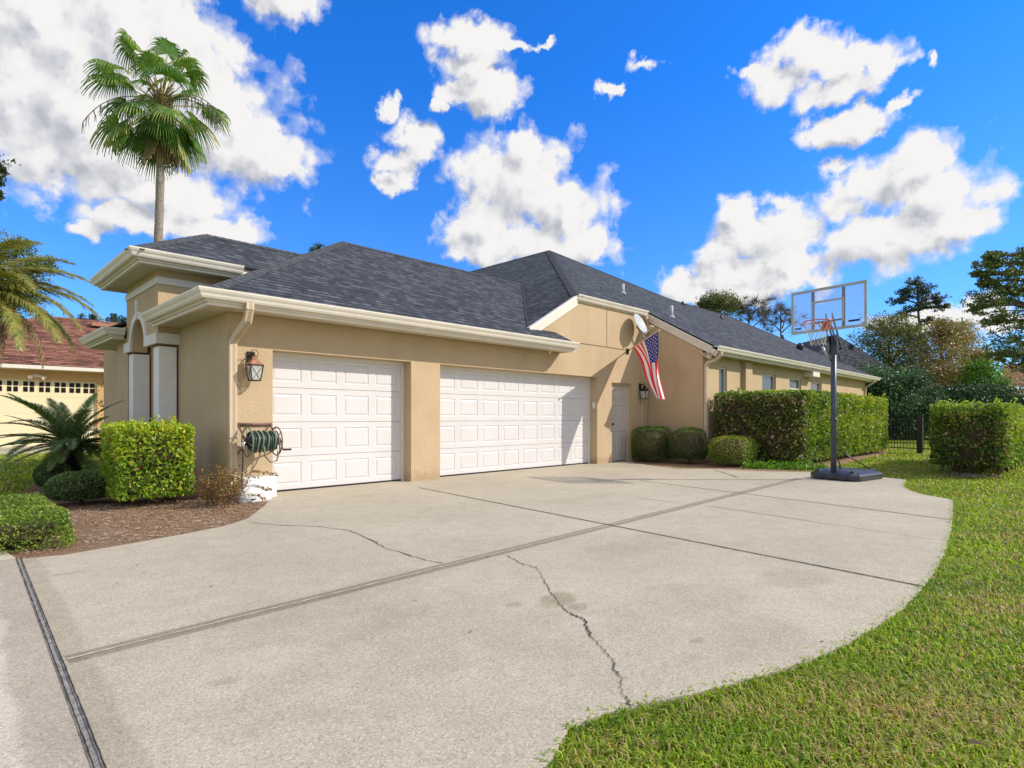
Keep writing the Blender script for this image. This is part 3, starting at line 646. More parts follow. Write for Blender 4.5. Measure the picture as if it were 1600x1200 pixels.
# ------------------------------------------------------------------ hose reel
o=thing('hose_reel',(.40,0,1.0),'wall mounted hose reel holding coiled green hose left of the single garage door','hose reel')
hy_=-.30; hz_=.80; xa,xb=.16,.56
b=MB(); b.box((xa-.06,-.03,1.02),(xb+.06,-.001,1.06)); b.tube([(xa-.02,-.015,1.04),(xa-.02,hy_,hz_+.0)],.014,8); b.tube([(xb+.03,-.015,1.04),(xb+.03,hy_,hz_)],.014,8); b.tube([(xa-.02,-.01,.62),(xa-.02,hy_,hz_)],.011,8); b.tube([(xb+.03,-.01,.62),(xb+.03,hy_,hz_)],.011,8); b.build('bracket',M['mulchrust'],o,True)
for xx,mt in ((xa,M['hosestripe']),(xb,M['mulchrust'])):
    b=MB(); b.tube([(xx,hy_+.20*math.cos(t),hz_+.20*math.sin(t)) for t in np.linspace(0,2*math.pi,29)],.010,6,cap=False)
    for k in range(3): a=math.pi*k/3+.3; b.tube([(xx,hy_+.2*math.cos(a),hz_+.2*math.sin(a)),(xx,hy_-.2*math.cos(a),hz_-.2*math.sin(a))],.006,6)
    b.build('wheel',mt,o,True)
b=MB(); b.tube([(xa-.03,hy_,hz_),(xb+.05,hy_,hz_)],.05,12); b.build('drum',M['bronze'],o,True)
b=MB(); pts=[]; turns=13
for lay in range(3):
    R0=.078+.026*lay
    for k in range(turns*16):
        t=k/(turns*16); x=xa+.03+(xb-xa-.06)*(t if lay%2==0 else 1-t); a=2*math.pi*k/16
        pts.append((x+.004*math.sin(k*.7),hy_+(R0+.006*math.sin(k*.31))*math.cos(a),hz_+(R0+.006*math.cos(k*.23))*math.sin(a)))
b.tube(pts,.0125,6)
for k in range(turns):
    pass
b.build('coiled_hose',M['hose'],o,True)
b=MB(); 
for x in (xa+.10,xa+.16,xa+.235,xa+.33): b.tube([(x+.008*math.sin(3*t),hy_+.148*math.cos(t),hz_+.148*math.sin(t)) for t in np.linspace(0,2*math.pi,25)],.012,6,cap=False)
b.tube([(xa+.17,hy_-.14,hz_-.06),(xa+.19,hy_-.13,hz_-.20),(xa+.27,hy_-.12,hz_-.29),(xa+.36,hy_-.11,hz_-.27),(xa+.41,hy_-.10,hz_-.12),(xa+.40,hy_-.09,hz_+.06),(xa+.36,hy_-.10,hz_+.15)],.012,8)
b.build('hose_loop',M['hosestripe'],o,True)
b=MB(); b.tube([(xb+.05,hy_,hz_),(xb+.075,hy_,hz_-.0),(xb+.08,hy_-.03,hz_-.12),(xb+.09,hy_-.03,hz_-.125)],.008,8); b.tube([(xb+.085,hy_-.03,hz_-.125),(xb+.20,hy_-.04,hz_-.125)],.014,8); b.build('crank_handle',M['bronze'],o,True)
b=MB(); b.tube([(xa-.03,hy_,hz_),(xa-.06,hy_-.02,hz_-.02),(xa-.07,hy_-.03,hz_-.10)],[.03,.028,.02],8); b.build('swivel_fitting',M['chrome'],o,True)
b=MB(); b.tube([(xa-.07,hy_-.03,hz_-.10),(xa-.075,hy_-.04,.55),(xa-.10,hy_-.07,.28),(xa-.11,hy_-.12,.08),(xa-.02,hy_-.22,.03),(.30,hy_-.20,.025),(.42,hy_-.05,.03),(.30,hy_+.02,.03),(.1,hy_+.05,.03)],.010,8); b.build('leader_hose',M['black'],o,True)
# utility cover
u=MB(); 
def blob(mb,c,rx_,ry_,rz_,nu=20,nv=10,jit=.0,half=True):
    c=Vector(c); rows=[]
    for j in range(nv+1):
        ph=(math.pi/2 if half else math.pi)*j/nv-(0 if half else math.pi/2)
        rows.append(mb.vs([c+Vector((rx_*math.cos(ph)**.6*math.cos(a)*(1+jit*math.sin(3*a+j)),ry_*abs(math.cos(ph))**.6*math.sin(a)*(1+jit*math.cos(2*a)),rz_*math.sin(ph))) for a in np.linspace(0,2*math.pi,nu+1)[:-1]]))
    for j in range(nv):
        for q in range(nu): mb.face((rows[j]+q,rows[j]+(q+1)%nu,rows[j+1]+(q+1)%nu,rows[j+1]+q))
u.box((.12,-.24,-.02),(.60,-.01,.30)); cv=solo(u,'utility_cover',M['offwhite'],(.35,-.15,0),'white plastic utility cover standing on the ground under the hose reel','cover',bevel=.02)
u=MB(); blob(u,(.20,-.36,-.02),.26,.17,.24,jit=.03); solo(u,'landscape_boulder',M['offwhite'],(.17,-.36,0),'rounded white faux stone in front of the white utility cover','boulder',smooth=True)
# ------------------------------------------------------------------ basketball hoop
th=math.atan2(-.984,-.18)
hoop=thing('basketball_hoop',(8.66,-5.26,0),'portable basketball hoop with clear backboard and dark pole at the far driveway edge','basketball hoop',None,th); ORG[hoop]=Vector((0,0,0))
b=MB() # moulded base, local x along the board, local y backwards
def loopz(z,x0,x1,y0,y1,ch):
    return [(x0+ch,y0,z),(x1-ch,y0,z),(x1,y0+ch,z),(x1,y1-ch,z),(x1-ch*1.2,y1,z),(x0+ch*1.2,y1,z),(x0,y1-ch,z),(x0,y0+ch,z)]
L_=[loopz(.0,-.42,.42,-.06,1.02,.10),loopz(.02,-.44,.44,-.08,1.04,.11),loopz(.10,-.44,.44,-.08,1.04,.11),loopz(.125,-.41,.41,-.05,1.01,.11),loopz(.165,-.33,.33,.06,.88,.12),loopz(.175,-.28,.28,.12,.80,.12),loopz(.155,-.22,.22,.2,.72,.1)]
ids=[b.vs(q) for q in L_]
for k in range(6):
    for q in range(8): b.face((ids[k]+q,ids[k]+(q+1)%8,ids[k+1]+(q+1)%8,ids[k+1]+q))
b.face([ids[-1]+q for q in range(8)]); b.face([ids[0]+q for q in range(8)][::-1])
for xx in (-.30,.30): b.box((xx-.035,.02,.12),(xx+.035,.9,.178))
for xx in (-.2,.0,.2): b.box((xx-.05,-.095,.02),(xx+.05,-.07,.09))
b.box((-.25,1.0,.06),(.25,1.09,.12))
bs=b.build('base',M['plastic'],hoop,bevel=.012)
for xx in (-.14,.14):
    b=MB(); b.tube([(xx-.03,1.08,.06),(xx+.03,1.08,.06)],.06,16); b.build('wheel',M['black'],bs,True)
b=MB(); b.tube([(0,0,.03),(0,0,1.1),(0,0,2.62)],.047,12); b.tube([(0,0,1.08),(0,0,1.12)],.056,12); b.build('pole',M['slate'],hoop,True)
for xx in (-.28,.28):
    b=MB(); b.tube([(0,.03,.58),(xx,.85,.16)],.012,8); b.build('brace',M['black'],hoop,True)
b=MB()
for xx in (-.055,.055):
    b.box((xx-.012,-.03,2.30),(xx+.012,.03,2.62))
    b.prism([(xx-.008,-.17,3.02),(xx-.008,-.17,2.96),(xx-.008,.16,2.40),(xx-.008,.20,2.42)],(.016,0,0))
    b.prism([(xx-.008,-.17,2.78),(xx-.008,-.17,2.72),(xx-.008,.14,2.16),(xx-.008,.18,2.18)],(.016,0,0))
b.tube([(-.07,.18,2.40),(.07,.18,2.40)],.02,8); b.tube([(-.07,.0,2.55),(.07,.0,2.55)],.02,8)
b.build('lift_arm',M['black'],hoop)
b=MB(); b.tube([(-.02,.02,2.12),(-.06,-.18,2.32),(-.07,-.26,2.42)],.018,8); b.build('height_lever',M['chrome'],hoop,True)
# board
bw,z0,z1,yb_=.665,2.70,3.49,-.22
bd=MB(); bd.box((-bw+.03,yb_-.004,z0+.03),(bw-.03,yb_+.004,z1-.03)); bo=bd.build('backboard',M['acrylic'],hoop)
fr=MB(); fr.box((-bw,yb_-.016,z0),(bw,yb_+.016,z0+.045)); fr.box((-bw,yb_-.016,z1-.045),(bw,yb_+.016,z1)); fr.box((-bw,yb_-.015,z0+.046),(-bw+.045,yb_+.015,z1-.046)); fr.box((bw-.045,yb_-.015,z0+.046),(bw,yb_+.015,z1-.046)); fr.build('board_frame',M['greyframe'],bo,bevel=.004)
sq=MB(); sx=.27; 
sq.box((-sx-.02,yb_-.0075,z0+.13),(-sx+.02,yb_-.0045,z1-.27)); sq.box((sx-.02,yb_-.0075,z0+.13),(sx+.02,yb_-.0045,z1-.27)); sq.box((-sx-.02,yb_-.0075,z1-.269),(sx+.02,yb_-.0045,z1-.23)); sq.build('target_square',M['greyframe'],bo)
bk=MB(); bk.box((-sx-.024,yb_+.006,z0+.05),(-sx+.024,yb_+.03,z1-.05)); bk.box((sx-.024,yb_+.006,z0+.05),(sx+.024,yb_+.03,z1-.05)); bk.box((-sx,yb_+.031,z0+.165),(sx,yb_+.05,z0+.195)); bk.build('support_channel',M['black'],bo)
lg=MB(); lg.box((.36,yb_-.0075,z0+.105),(.55,yb_-.0045,z0+.14)); lg.build('decal',M['black'],bo)
lg=MB(); lg.box((-.60,yb_-.0075,z0+.085),(-.48,yb_-.0045,z0+.112)); lg.build('decal',M['blue'],bo)
rz=z0+.135; ryc=yb_-.10-.23
b=MB(); b.tube([(.23*math.cos(t),ryc+.23*math.sin(t),rz) for t in np.linspace(0,2*math.pi,41)],.009,8,cap=False)
b.prism([(-.09,yb_-.02,rz+.02),(.09,yb_-.02,rz+.02),(.07,ryc+.20,rz+.004),(-.07,ryc+.20,rz+.004)],(0,0,-.008)); b.box((-.09,yb_-.03,rz-.12),(.09,yb_-.018,rz+.03)); b.tube([(-.07,yb_-.02,rz-.10),(-.11,ryc+.19,rz)],.007,6); b.tube([(.07,yb_-.02,rz-.10),(.11,ryc+.19,rz)],.007,6)
b.build('rim',M['orange'],hoop)
b=MB(); K=12; LV=[(.0,.23),(.09,.205),(.18,.17),(.27,.135),(.36,.12),(.42,.125)]
for k in range(K):
    for sg in (1,-1):
        P=[]
        for li,(dz,r_) in enumerate(LV): a=2*math.pi*(k+sg*.5*li)/K; P.append((r_*math.cos(a),ryc+r_*math.sin(a),rz-dz))
        b.tube(P,.0042,4)
b.build('net',M['net'],hoop)
# ------------------------------------------------------------------ GROUND
def XL(y,o=0.0): return -2.42+.0332*(y+2.4)+o
def sheet(name,pts,z,mat,th=0,kind='structure'):
    mb=MB()
    if th: mb.prism([(x,y,z) for x,y in pts],(0,0,-th))
    else: mb.poly([(x,y,z) for x,y in pts])
    o=mb.build(name,mat); o['kind']=kind; return o
lawn=MB(); lawn.box((-400,-400,-.30),(400,400,-.035)); o=lawn.build('lawn',M['lawn']); o['kind']='structure'
edge_px=[(1417,749.5),(1412,756),(1413,761),(1425,767),(1445,773),(1475,778),(1489,781),(1489,800),(1487,824),(1477,861),(1461,893),(1442,917),(1411,950),(1375,974),(1330,1000),(1277,1026),(1215,1047),(1150,1066),(1080,1084),(1000,1100),(940,1116),(890,1133)]
edge=[G(*p) for p in edge_px]
# smooth the measured curve a little
tail=[(-1.62,-7.28),(-2.1,-7.5),(XL(-7.8,.02),-7.8)]
far_px=[(987,722.5),(1020,728),(1060,732.5),(1115,732.5),(1180,736),(1270,738),(1357,743.5)]
far=[G(*p) for p in far_px]
bed_px=[(425,777),(413,790),(387,810),(350,822),(283,835),(200,850),(100,867),(31,873.5)]
bed=[G(*p) for p in bed_px]
XJ=-2.47
def L2(a,b): return (*G(*a),*G(*b))
j2=L2((104,1031),(1250,747)); j3=L2((655,762),(1440,916)); j4=L2((1000,751),(1487,812)); j5=L2((1000,779),(1461,844))
j0=(XL(-2.35),-2.35,XL(-8),-8)
drive_pts=[(XL(-7.8,.016),-7.8)]+[(XL(bed[-1][1],.016),bed[-1][1])]+bed[::-1][1:]+[(.61,.31),(10.3,.31),(10.3,-.02)]+far[0:]+edge+tail[:-1]
conc=concrete('driveway_concrete',(.445,.392,.300),
   lines=[(*j2,.075,.9,.42),(*j3,.035,.7,.5),(*j4,.04,.6,.5),(*j0,.14,.35,.9),(.0,0.1,9,0.1,.0001,.0,0)],
   blots=[(*G(870,935),.22,.13,.7),(*G(370,455+540),.12,.05,.0),(*G(1100,930),.5,.35,.25),(*G(1240,905),.35,.25,.25),(*G(355,1063),.09,.05,.4),(*G(110,895),.13,.05,.4),(*G(1180,1000),.5,.25,.2),(*G(700,1000),1.2,.6,.16),(*G(500,960),.9,.5,.14),(*G(640,900),.7,.25,.14),(*G(1000,850),1.1,.3,.16),(*G(900,780),.9,.25,.15),(*G(560,775),.3,.12,.22),(*G(780,757),.5,.12,.2),(*G(905,948),.10,.06,.6),(*G(800,945),.09,.05,.5),(*G(1090,1000),.07,.04,.5),(*G(720,870),.05,.03,.6)])
dr=sheet('driveway',drive_pts,0,conc,.12)
conc2=concrete('apron_concrete',(.53,.47,.385),lines=[(*j0,.20,.6,1.6)])
ap=sheet('driveway_apron',[(XL(-7.8,-.016),-7.8),(-4,-8.0),(-14,-8.3),(-14,-.9),(-4.2,-1.1),(-3.05,-.6),(-2.95,.2),(-2.68,.2),(XL(-2.35,-.016),-2.35)],-.002,conc2,.12)
dk=plain('joint_filler',(.035,.028,.022),.95,var=.5,scale=40); fl_=plain('grey_joint_board',(.27,.25,.22),.9,var=.35,scale=30)
def strip(name,p0,p1,wd,z,mat,wig=.0,n=40):
    a=Vector((p0[0],p0[1])); b=Vector((p1[0],p1[1])); d=(b-a).normalized(); q=Vector((-d.y,d.x)); mb=MB(); i=None
    for k in range(n+1):
        p=a.lerp(b,k/n)+q*random.uniform(-wig,wig); ww=wd*random.uniform(.7,1.3)
        j=mb.vs([(p.x+q.x*ww/2,p.y+q.y*ww/2,z),(p.x-q.x*ww/2,p.y-q.y*ww/2,z)])
        if i is not None: mb.face((i,i+1,j+1,j))
        i=j
    o=mb.build(name,mat); o['kind']='structure'; return o
strip('expansion_joint',(XL(-2.36),-2.36),(XL(-7.8),-7.8),.030,-.003,fl_,0,60)
strip('expansion_joint',(XL(-2.36,-.014),-2.36),(XL(-7.8,-.014),-7.8),.0055,.0035,dk,.0012,160); strip('expansion_joint',(XL(-2.36,.013),-2.36),(XL(-7.8,.013),-7.8),.006,.0035,dk,.0012,160)
pale=plain('pale_joint_mortar',(.50,.46,.40),.9,var=.2,scale=30)
strip('control_joint',j2[:2],j2[2:],.014,.003,pale,.003,200)
strip('control_joint',j3[:2],j3[2:],.013,.0035,dk,.002,160)
strip('control_joint',j4[:2],j4[2:],.016,.003,plain('worn_joint',(.19,.16,.12),.95,var=.4,scale=30),.002,120)
def crack(px,wd,z=.0045,amp=.012,n=6,mat=dk):
    P=[Vector(G(*p)) for p in px]; Q=[]
    for a,b in zip(P[:-1],P[1:]):
        for k in range(n): 
            d=(b-a); q=Vector((-d.y,d.x)).normalized(); Q.append(a.lerp(b,k/n)+q*(random.uniform(-amp,amp) if k else 0))
    Q.append(P[-1]); mb=MB(); i=None; wl=1.0
    for k,p in enumerate(Q):
        d=(Q[min(k+1,len(Q)-1)]-Q[max(k-1,0)]).normalized(); q=Vector((-d.y,d.x)); wl=min(1.5,max(.4,wl+random.uniform(-.4,.4))); ww=wd*wl
        j=mb.vs([(p.x+q.x*ww/2,p.y+q.y*ww/2,z),(p.x-q.x*ww/2,p.y-q.y*ww/2,z)])
        if i is not None: mb.face((i,i+1,j+1,j))
        i=j
    o=mb.build('pavement_crack',mat); o['kind']='structure'
soft=plain('filled_crack',(.17,.135,.09),.95,var=.4,scale=40)
crack([(392,817),(440,821),(500,823),(545,829),(580,844),(600,856),(640,868),(665,876),(692,880)],.016,mat=soft)
crack([(792,868),(812,880),(838,888),(848,903),(858,922),(870,937),(878,948),(893,960),(913,968),(918,985),(925,997),(940,1012),(958,1033),(962,1050),(973,1062),(972,1085),(986,1104)],.0075,amp=.011,n=8)
crack([(1115,734),(1135,740),(1152,746)],.03,mat=soft); crack([(1000,779),(1100,790),(1210,806),(1330,824),(1461,844)],.009,mat=soft,n=12)
# mulch bed
mb=MB(); Bx=[(-3.2,.6)]+[(XJ-.05,-2.30)]+[(x,y) for x,y in bed[::-1]]+[(.6,.2),(.0,2.2),(-.4,6.5),(-2.3,6.5)]
bo_=sheet('mulch_bed',[(-2.80,.5),(XJ-.12,-2.28)]+[(x-.012,y+.012) for x,y in bed[::-1]]+[(.64,.1),(.3,2.2),(-.25,5.1),(-1.0,5.1),(-1.7,4.2),(-2.0,2.6)],-.008,M['mulch'],.05)
sheet('mulch_bed',[(10.28,-.03)]+far[:6]+[(10.75,-4.35),(11.3,-4.35),(14,-4.2),(19.8,-3.85),(19.8,-1.7),(10.95,-1.62),(10.93,-.03)],-.012,M['mulch'],.05)
# mulch bits
n=9000; P=np.stack([rng.uniform(-2.4,.6,n),rng.uniform(-2.3,1.2,n),np.zeros(n)],1)
def inpoly(P,poly):
    x,y=P[:,0],P[:,1]; c=np.zeros(len(P),bool); q=len(poly)
    for i in range(q):
        x0,y0=poly[i]; x1,y1=poly[(i+1)%q]
        m_=((y0>y)!=(y1>y)); 
        if y1!=y0: c^= m_ & (x<(x1-x0)*(y-y0)/(y1-y0)+x0)
    return c
bedpoly=[(-2.80,.5),(XJ-.12,-2.28)]+[(x,y) for x,y in bed[::-1]]+[(.64,.1),(.3,2.2),(-.25,5.1),(-1.0,5.1),(-1.7,4.2),(-2.0,2.6)]
P=P[inpoly(P,bedpoly)]; P[:,2]=.004
V,F=leafgeo(P,.075,.13,None,0,0.0); V[:,2]=np.abs(V[:,2]-.004)*.35+.002
chips=fast('mulch_chips',V,F,leafmat('bark_chips',[(0,(.06,.035,.02)),(.35,(.30,.16,.09)),(.7,(.52,.33,.19)),(1,(.80,.66,.50))],0),rnd=rng.random(len(F))); chips['kind']='stuff'
# ------------------------------------------------------------------ GRASS
housepoly=[(-.3,0),(11,0),(11,-1.6),(27,-1.6),(27,14),(-.3,14)]
appoly=[(XJ+.05,-7.8),(-4,-8.0),(-14,-8.3),(-14,-.9),(-4.2,-1.1),(-3.05,-.6),(-2.95,.2),(-2.6,.2),(XJ+.05,-2.3)]
nbed=[(9.6,-.2),(9.4,-2.4),(9.3,-3.2),(9.4,-3.8),(10.6,-4.35),(11.3,-4.3),(20,-3.9),(20,-1),(10,-.0)]
def blades(P,h,wd,dryb=0.0):
    n=len(P); az=rng.uniform(0,2*math.pi,n); lean=rng.uniform(.3,1.5,n)[:,None]; hh=(h*rng.uniform(.5,1.25,n))[:,None]
    d=np.stack([np.cos(az),np.sin(az),np.zeros(n)],1); s=np.stack([-np.sin(az),np.cos(az),np.zeros(n)],1)*(wd*rng.uniform(.6,1.2,n)[:,None])/2
    up=np.array([0,0,1.0]); m_=P+d*hh*lean*.35+up*hh*.62; t_=P+d*hh*lean+up*hh*(1-lean*.35)
    V=np.stack([P-s,P+s,m_-s*.8,m_+s*.8,t_-s*.12,t_+s*.12],1).reshape(-1,3)
    b=np.arange(n)*6; F=np.stack([np.stack([b,b+1,b+3,b+2],1),np.stack([b+2,b+3,b+5,b+4],1)],1).reshape(-1,4)
    pv=clumpval(P,.9,1.3)*.22+clumpval(P,3.1,4.1)*.15+clumpval(P,9,2)*.1
    dp=(clumpval(P,.6,5.0)*.5+.45)
    dry=(rng.random(n)<np.clip(.12+.9*np.maximum(0,clumpval(P,1.3,9.))+.35*np.maximum(0,clumpval(P,5,3.))+dryb,0,.75))
    r=np.clip(.40+pv+rng.normal(0,.16,n),0,.74); r=np.where(dry,rng.uniform(.8,1,n),r)
    return V,F,np.repeat(r,2)
VV=[];FF=[];RR=[];off=0
def ring_pts(r0,r1,dens,a0,a1):
    area=(a1-a0)/2*(r1*r1-r0*r0); n=int(area*dens); r=np.sqrt(rng.uniform(r0*r0,r1*r1,n)); a=rng.uniform(a0,a1,n)
    return np.stack([CAM[0]+r*np.cos(a),CAM[1]+r*np.sin(a),np.full(n,-.03)],1)
concpoly=drive_pts
for (r0,r1,dens,h,wd,a0,a1) in ((1.0,3.2,8500,.034,.0065,R(-45),R(45)),(3.2,6,4200,.034,.009,R(-30),R(35)),(6,10,1700,.036,.013,R(-20),R(40)),(10,17,600,.036,.020,R(-12),R(40)),(17,30,150,.06,.035,R(-6),R(32)),(5,12,900,.05,.014,R(75),R(110)),(12,28,170,.055,.035,R(70),R(100))):
    P=ring_pts(r0,r1,dens,a0,a1)
    k=~(inpoly(P,concpoly)|inpoly(P,appoly)|inpoly(P,bedpoly)|inpoly(P,housepoly)|inpoly(P,nbed)); P=P[k]
    V,F,rr=blades(P,h,wd); VV.append(V);FF.append(F+off);RR.append(rr);off+=len(V)
# edge fringe spilling over the concrete
EP=edge+tail
for a,b in zip(EP[:-1],EP[1:]):
    L=math.hypot(b[0]-a[0],b[1]-a[1]); n=int(L*420); t=rng.random(n)
    P=np.stack([a[0]+(b[0]-a[0])*t,a[1]+(b[1]-a[1])*t,np.full(n,-.03)],1)+np.stack([rng.normal(0,.018,n),rng.normal(0,.018,n),np.zeros(n)],1)
    V,F,rr=blades(P,.045,.008); VV.append(V);FF.append(F+off);RR.append(rr*.8);off+=len(V)
gr_=fast('grass',np.concatenate(VV),np.concatenate(FF),M['grass'],rnd=np.concatenate(RR)); gr_['kind']='stuff'
# fallen leaves
n=150; P=ring_pts(1.3,9,7,R(-40),R(25)); P=P[~(inpoly(P,concpoly)|inpoly(P,appoly))][:n]; P[:,2]=.012
V,F=leafgeo(P,.05,.55,None,0,0); V[:,2]=(V[:,2]-.012)*.35+.02
V2=[G(*p) for p in ((613,881),(330,917),(183,912),(215,883),(648,940),(762,870),(735,988),(905,996),(780,1027),(500,800),(590,765),(1245,760),(1290,762),(1285,1003),(225,895),(410,823),(395,827))]
P2=np.array([(x,y,.008) for x,y in V2]); V_,F_=leafgeo(P2,.045,.4,None,0,0); V_[:,2]=np.abs(V_[:,2]-.008)*.3+.004
fa=fast('fallen_leaves',np.concatenate([V,V_]),np.concatenate([F,F_+len(V)]),M['deadleaf'],rnd=rng.random(len(F)+len(F_))); fa['kind']='stuff'
# ------------------------------------------------------------------ SHRUBS
def boxpts(c0,c1,dens,faces='xXyYZ',depth=.10,round_=.0):
    (x0,y0,z0),(x1,y1,z1)=c0,c1; out=[];nor=[]
    def put(n,f,nv): out.append(f(n)); nor.append(np.tile(nv,(n,1)))
    U=rng.uniform
    if 'x' in faces: n=int((y1-y0)*(z1-z0)*dens); out.append(np.stack([np.full(n,x0)+np.abs(rng.normal(0,depth,n)),U(y0,y1,n),U(z0,z1,n)],1)); nor.append(np.tile([-1.,0,0],(n,1)))
    if 'X' in faces: n=int((y1-y0)*(z1-z0)*dens); out.append(np.stack([np.full(n,x1)-np.abs(rng.normal(0,depth,n)),U(y0,y1,n),U(z0,z1,n)],1)); nor.append(np.tile([1.,0,0],(n,1)))
    if 'y' in faces: n=int((x1-x0)*(z1-z0)*dens); out.append(np.stack([U(x0,x1,n),np.full(n,y0)+np.abs(rng.normal(0,depth,n)),U(z0,z1,n)],1)); nor.append(np.tile([0,-1.,0],(n,1)))
    if 'Y' in faces: n=int((x1-x0)*(z1-z0)*dens); out.append(np.stack([U(x0,x1,n),np.full(n,y1)-np.abs(rng.normal(0,depth,n)),U(z0,z1,n)],1)); nor.append(np.tile([0,1.,0],(n,1)))
    if 'Z' in faces: n=int((x1-x0)*(y1-y0)*dens); out.append(np.stack([U(x0,x1,n),U(y0,y1,n),np.full(n,z1)-np.abs(rng.normal(0,depth,n))],1)); nor.append(np.tile([0,0,1.],(n,1)))
    P=np.concatenate(out); N=np.concatenate(nor)
    k=clumpval(P,3.0,2.2)*.035+clumpval(P,8,1)*.02; k=k*1.5+np.maximum(0,clumpval(P,1.3,7))*-.06; P=P+N*k[:,None]; return P,N
def twigs(mb,c0,c1,n,r=.008,low=0):
    for _ in range(n):
        x=random.uniform(c0[0],c1[0]); y=random.uniform(c0[1],c1[1]); p=Vector((x,y,low)); P=[p]
        d=Vector((random.uniform(-.3,.3),random.uniform(-.3,.3),1))
        for k in range(4): p=p+d*(c1[2]-low)/4*.95; d=d+Vector((random.uniform(-.3,.3),random.uniform(-.3,.3),0)); p.x=min(max(p.x,c0[0]),c1[0]); p.y=min(max(p.y,c0[1]),c1[1]); P.append(p.copy())
        mb.tube(P,[r,r*.8,r*.7,r*.5,r*.3],5,cap=False)
def boxhedge(name,c0,c1,dens,leaf,mat,label,cat,depth=.10,faces='xXyYZ',asp=.55,core=.16,sprigs=0,group=None,shift=None,mat2=None):
    c=((c0[0]+c1[0])/2,(c0[1]+c1[1])/2,0)
    o=thing(name,c,label,cat,group)
    P,N=boxpts(c0,c1,dens,faces,depth); 
    # round the corners
    ctr=np.array([(c0[0]+c1[0])/2,(c0[1]+c1[1])/2,(c0[2]+c1[2])/2]); hs=np.array([(c1[0]-c0[0])/2,(c1[1]-c0[1])/2,(c1[2]-c0[2])/2])
    q=np.abs((P-ctr))/hs; e=np.sort(q,axis=1)[:,1]; P=P-(P-ctr)*(np.clip((e-.85)/.15,0,1)*.045)[:,None]
    gap=clumpval(P,5,.4)+rng.normal(0,.25,len(P)); N=N[gap>-.5]; P=P[gap>-.5]
    V,F=leafgeo(P,leaf,asp,N,.55,.25)
    r=.5+clumpval(P,2.2,3)*.25+rng.normal(0,.22,len(P))
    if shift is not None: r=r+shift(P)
    r=np.clip(r,0,.94); r[rng.random(len(r))<.02]=1.0
    if sprigs:
        PP=[]
        for _ in range(sprigs):
            x=random.uniform(c0[0]+.05,c1[0]-.05); y=random.uniform(c0[1]+.05,c1[1]-.05); hgt=random.uniform(.03,.17)
            for k in range(12): PP.append((x+random.gauss(0,.03),y+random.gauss(0,.03),c1[2]-.03+hgt*k/12))
        PP=np.array(PP); V_,F_=leafgeo(PP,leaf*1.1,asp,None,0,.7); P=np.concatenate([P,PP]); F=np.concatenate([F,F_+len(V)]); V=np.concatenate([V,V_]); r=np.concatenate([r,rng.uniform(.65,.92,len(F_))])
    if mat2 is not None:
        k=mat2[1](P); ff=F[k]; 
        o2=fast('foliage',V.reshape(-1,4,3)[k].reshape(-1,3),np.arange(4*int(k.sum())).reshape(-1,4),mat2[0],o,np.clip(.5+clumpval(P[k],3,3)*.3+rng.normal(0,.28,int(k.sum())),0,1))
        V=V.reshape(-1,4,3)[~k].reshape(-1,3); F=np.arange(len(V)).reshape(-1,4); r=r[~k]
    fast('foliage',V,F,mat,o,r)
    mb=MB(); n=max(6,int((c1[0]-c0[0])*(c1[1]-c0[1])*14)); twigs(mb,(c0[0]+.12,c0[1]+.12,0),(c1[0]-.12,c1[1]-.12,c1[2]-.12),n,.012)
    # dense inner mass of crossing twigs
    mb.box((c0[0]+core,c0[1]+core,c0[2]+.10),(c1[0]-core,c1[1]-core,c1[2]-core)); mb.build('branches',M['twig'],o)
    return o
# bright cube in front of the columns
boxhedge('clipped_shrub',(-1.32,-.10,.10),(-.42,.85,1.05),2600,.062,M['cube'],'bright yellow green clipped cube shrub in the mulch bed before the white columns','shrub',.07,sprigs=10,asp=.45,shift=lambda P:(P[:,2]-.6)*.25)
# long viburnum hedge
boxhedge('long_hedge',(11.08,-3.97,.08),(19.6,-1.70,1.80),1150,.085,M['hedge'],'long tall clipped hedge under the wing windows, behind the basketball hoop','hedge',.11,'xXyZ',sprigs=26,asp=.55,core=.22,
   shift=lambda P:(P[:,2]-1.2)*.12+np.clip((P[:,0]-11.5)*.06,0,.25),mat2=(M['brownhedge'],lambda P:(P[:,2]<1.70)&(P[:,0]<11.5)&(rng.random(len(P))<.85)))
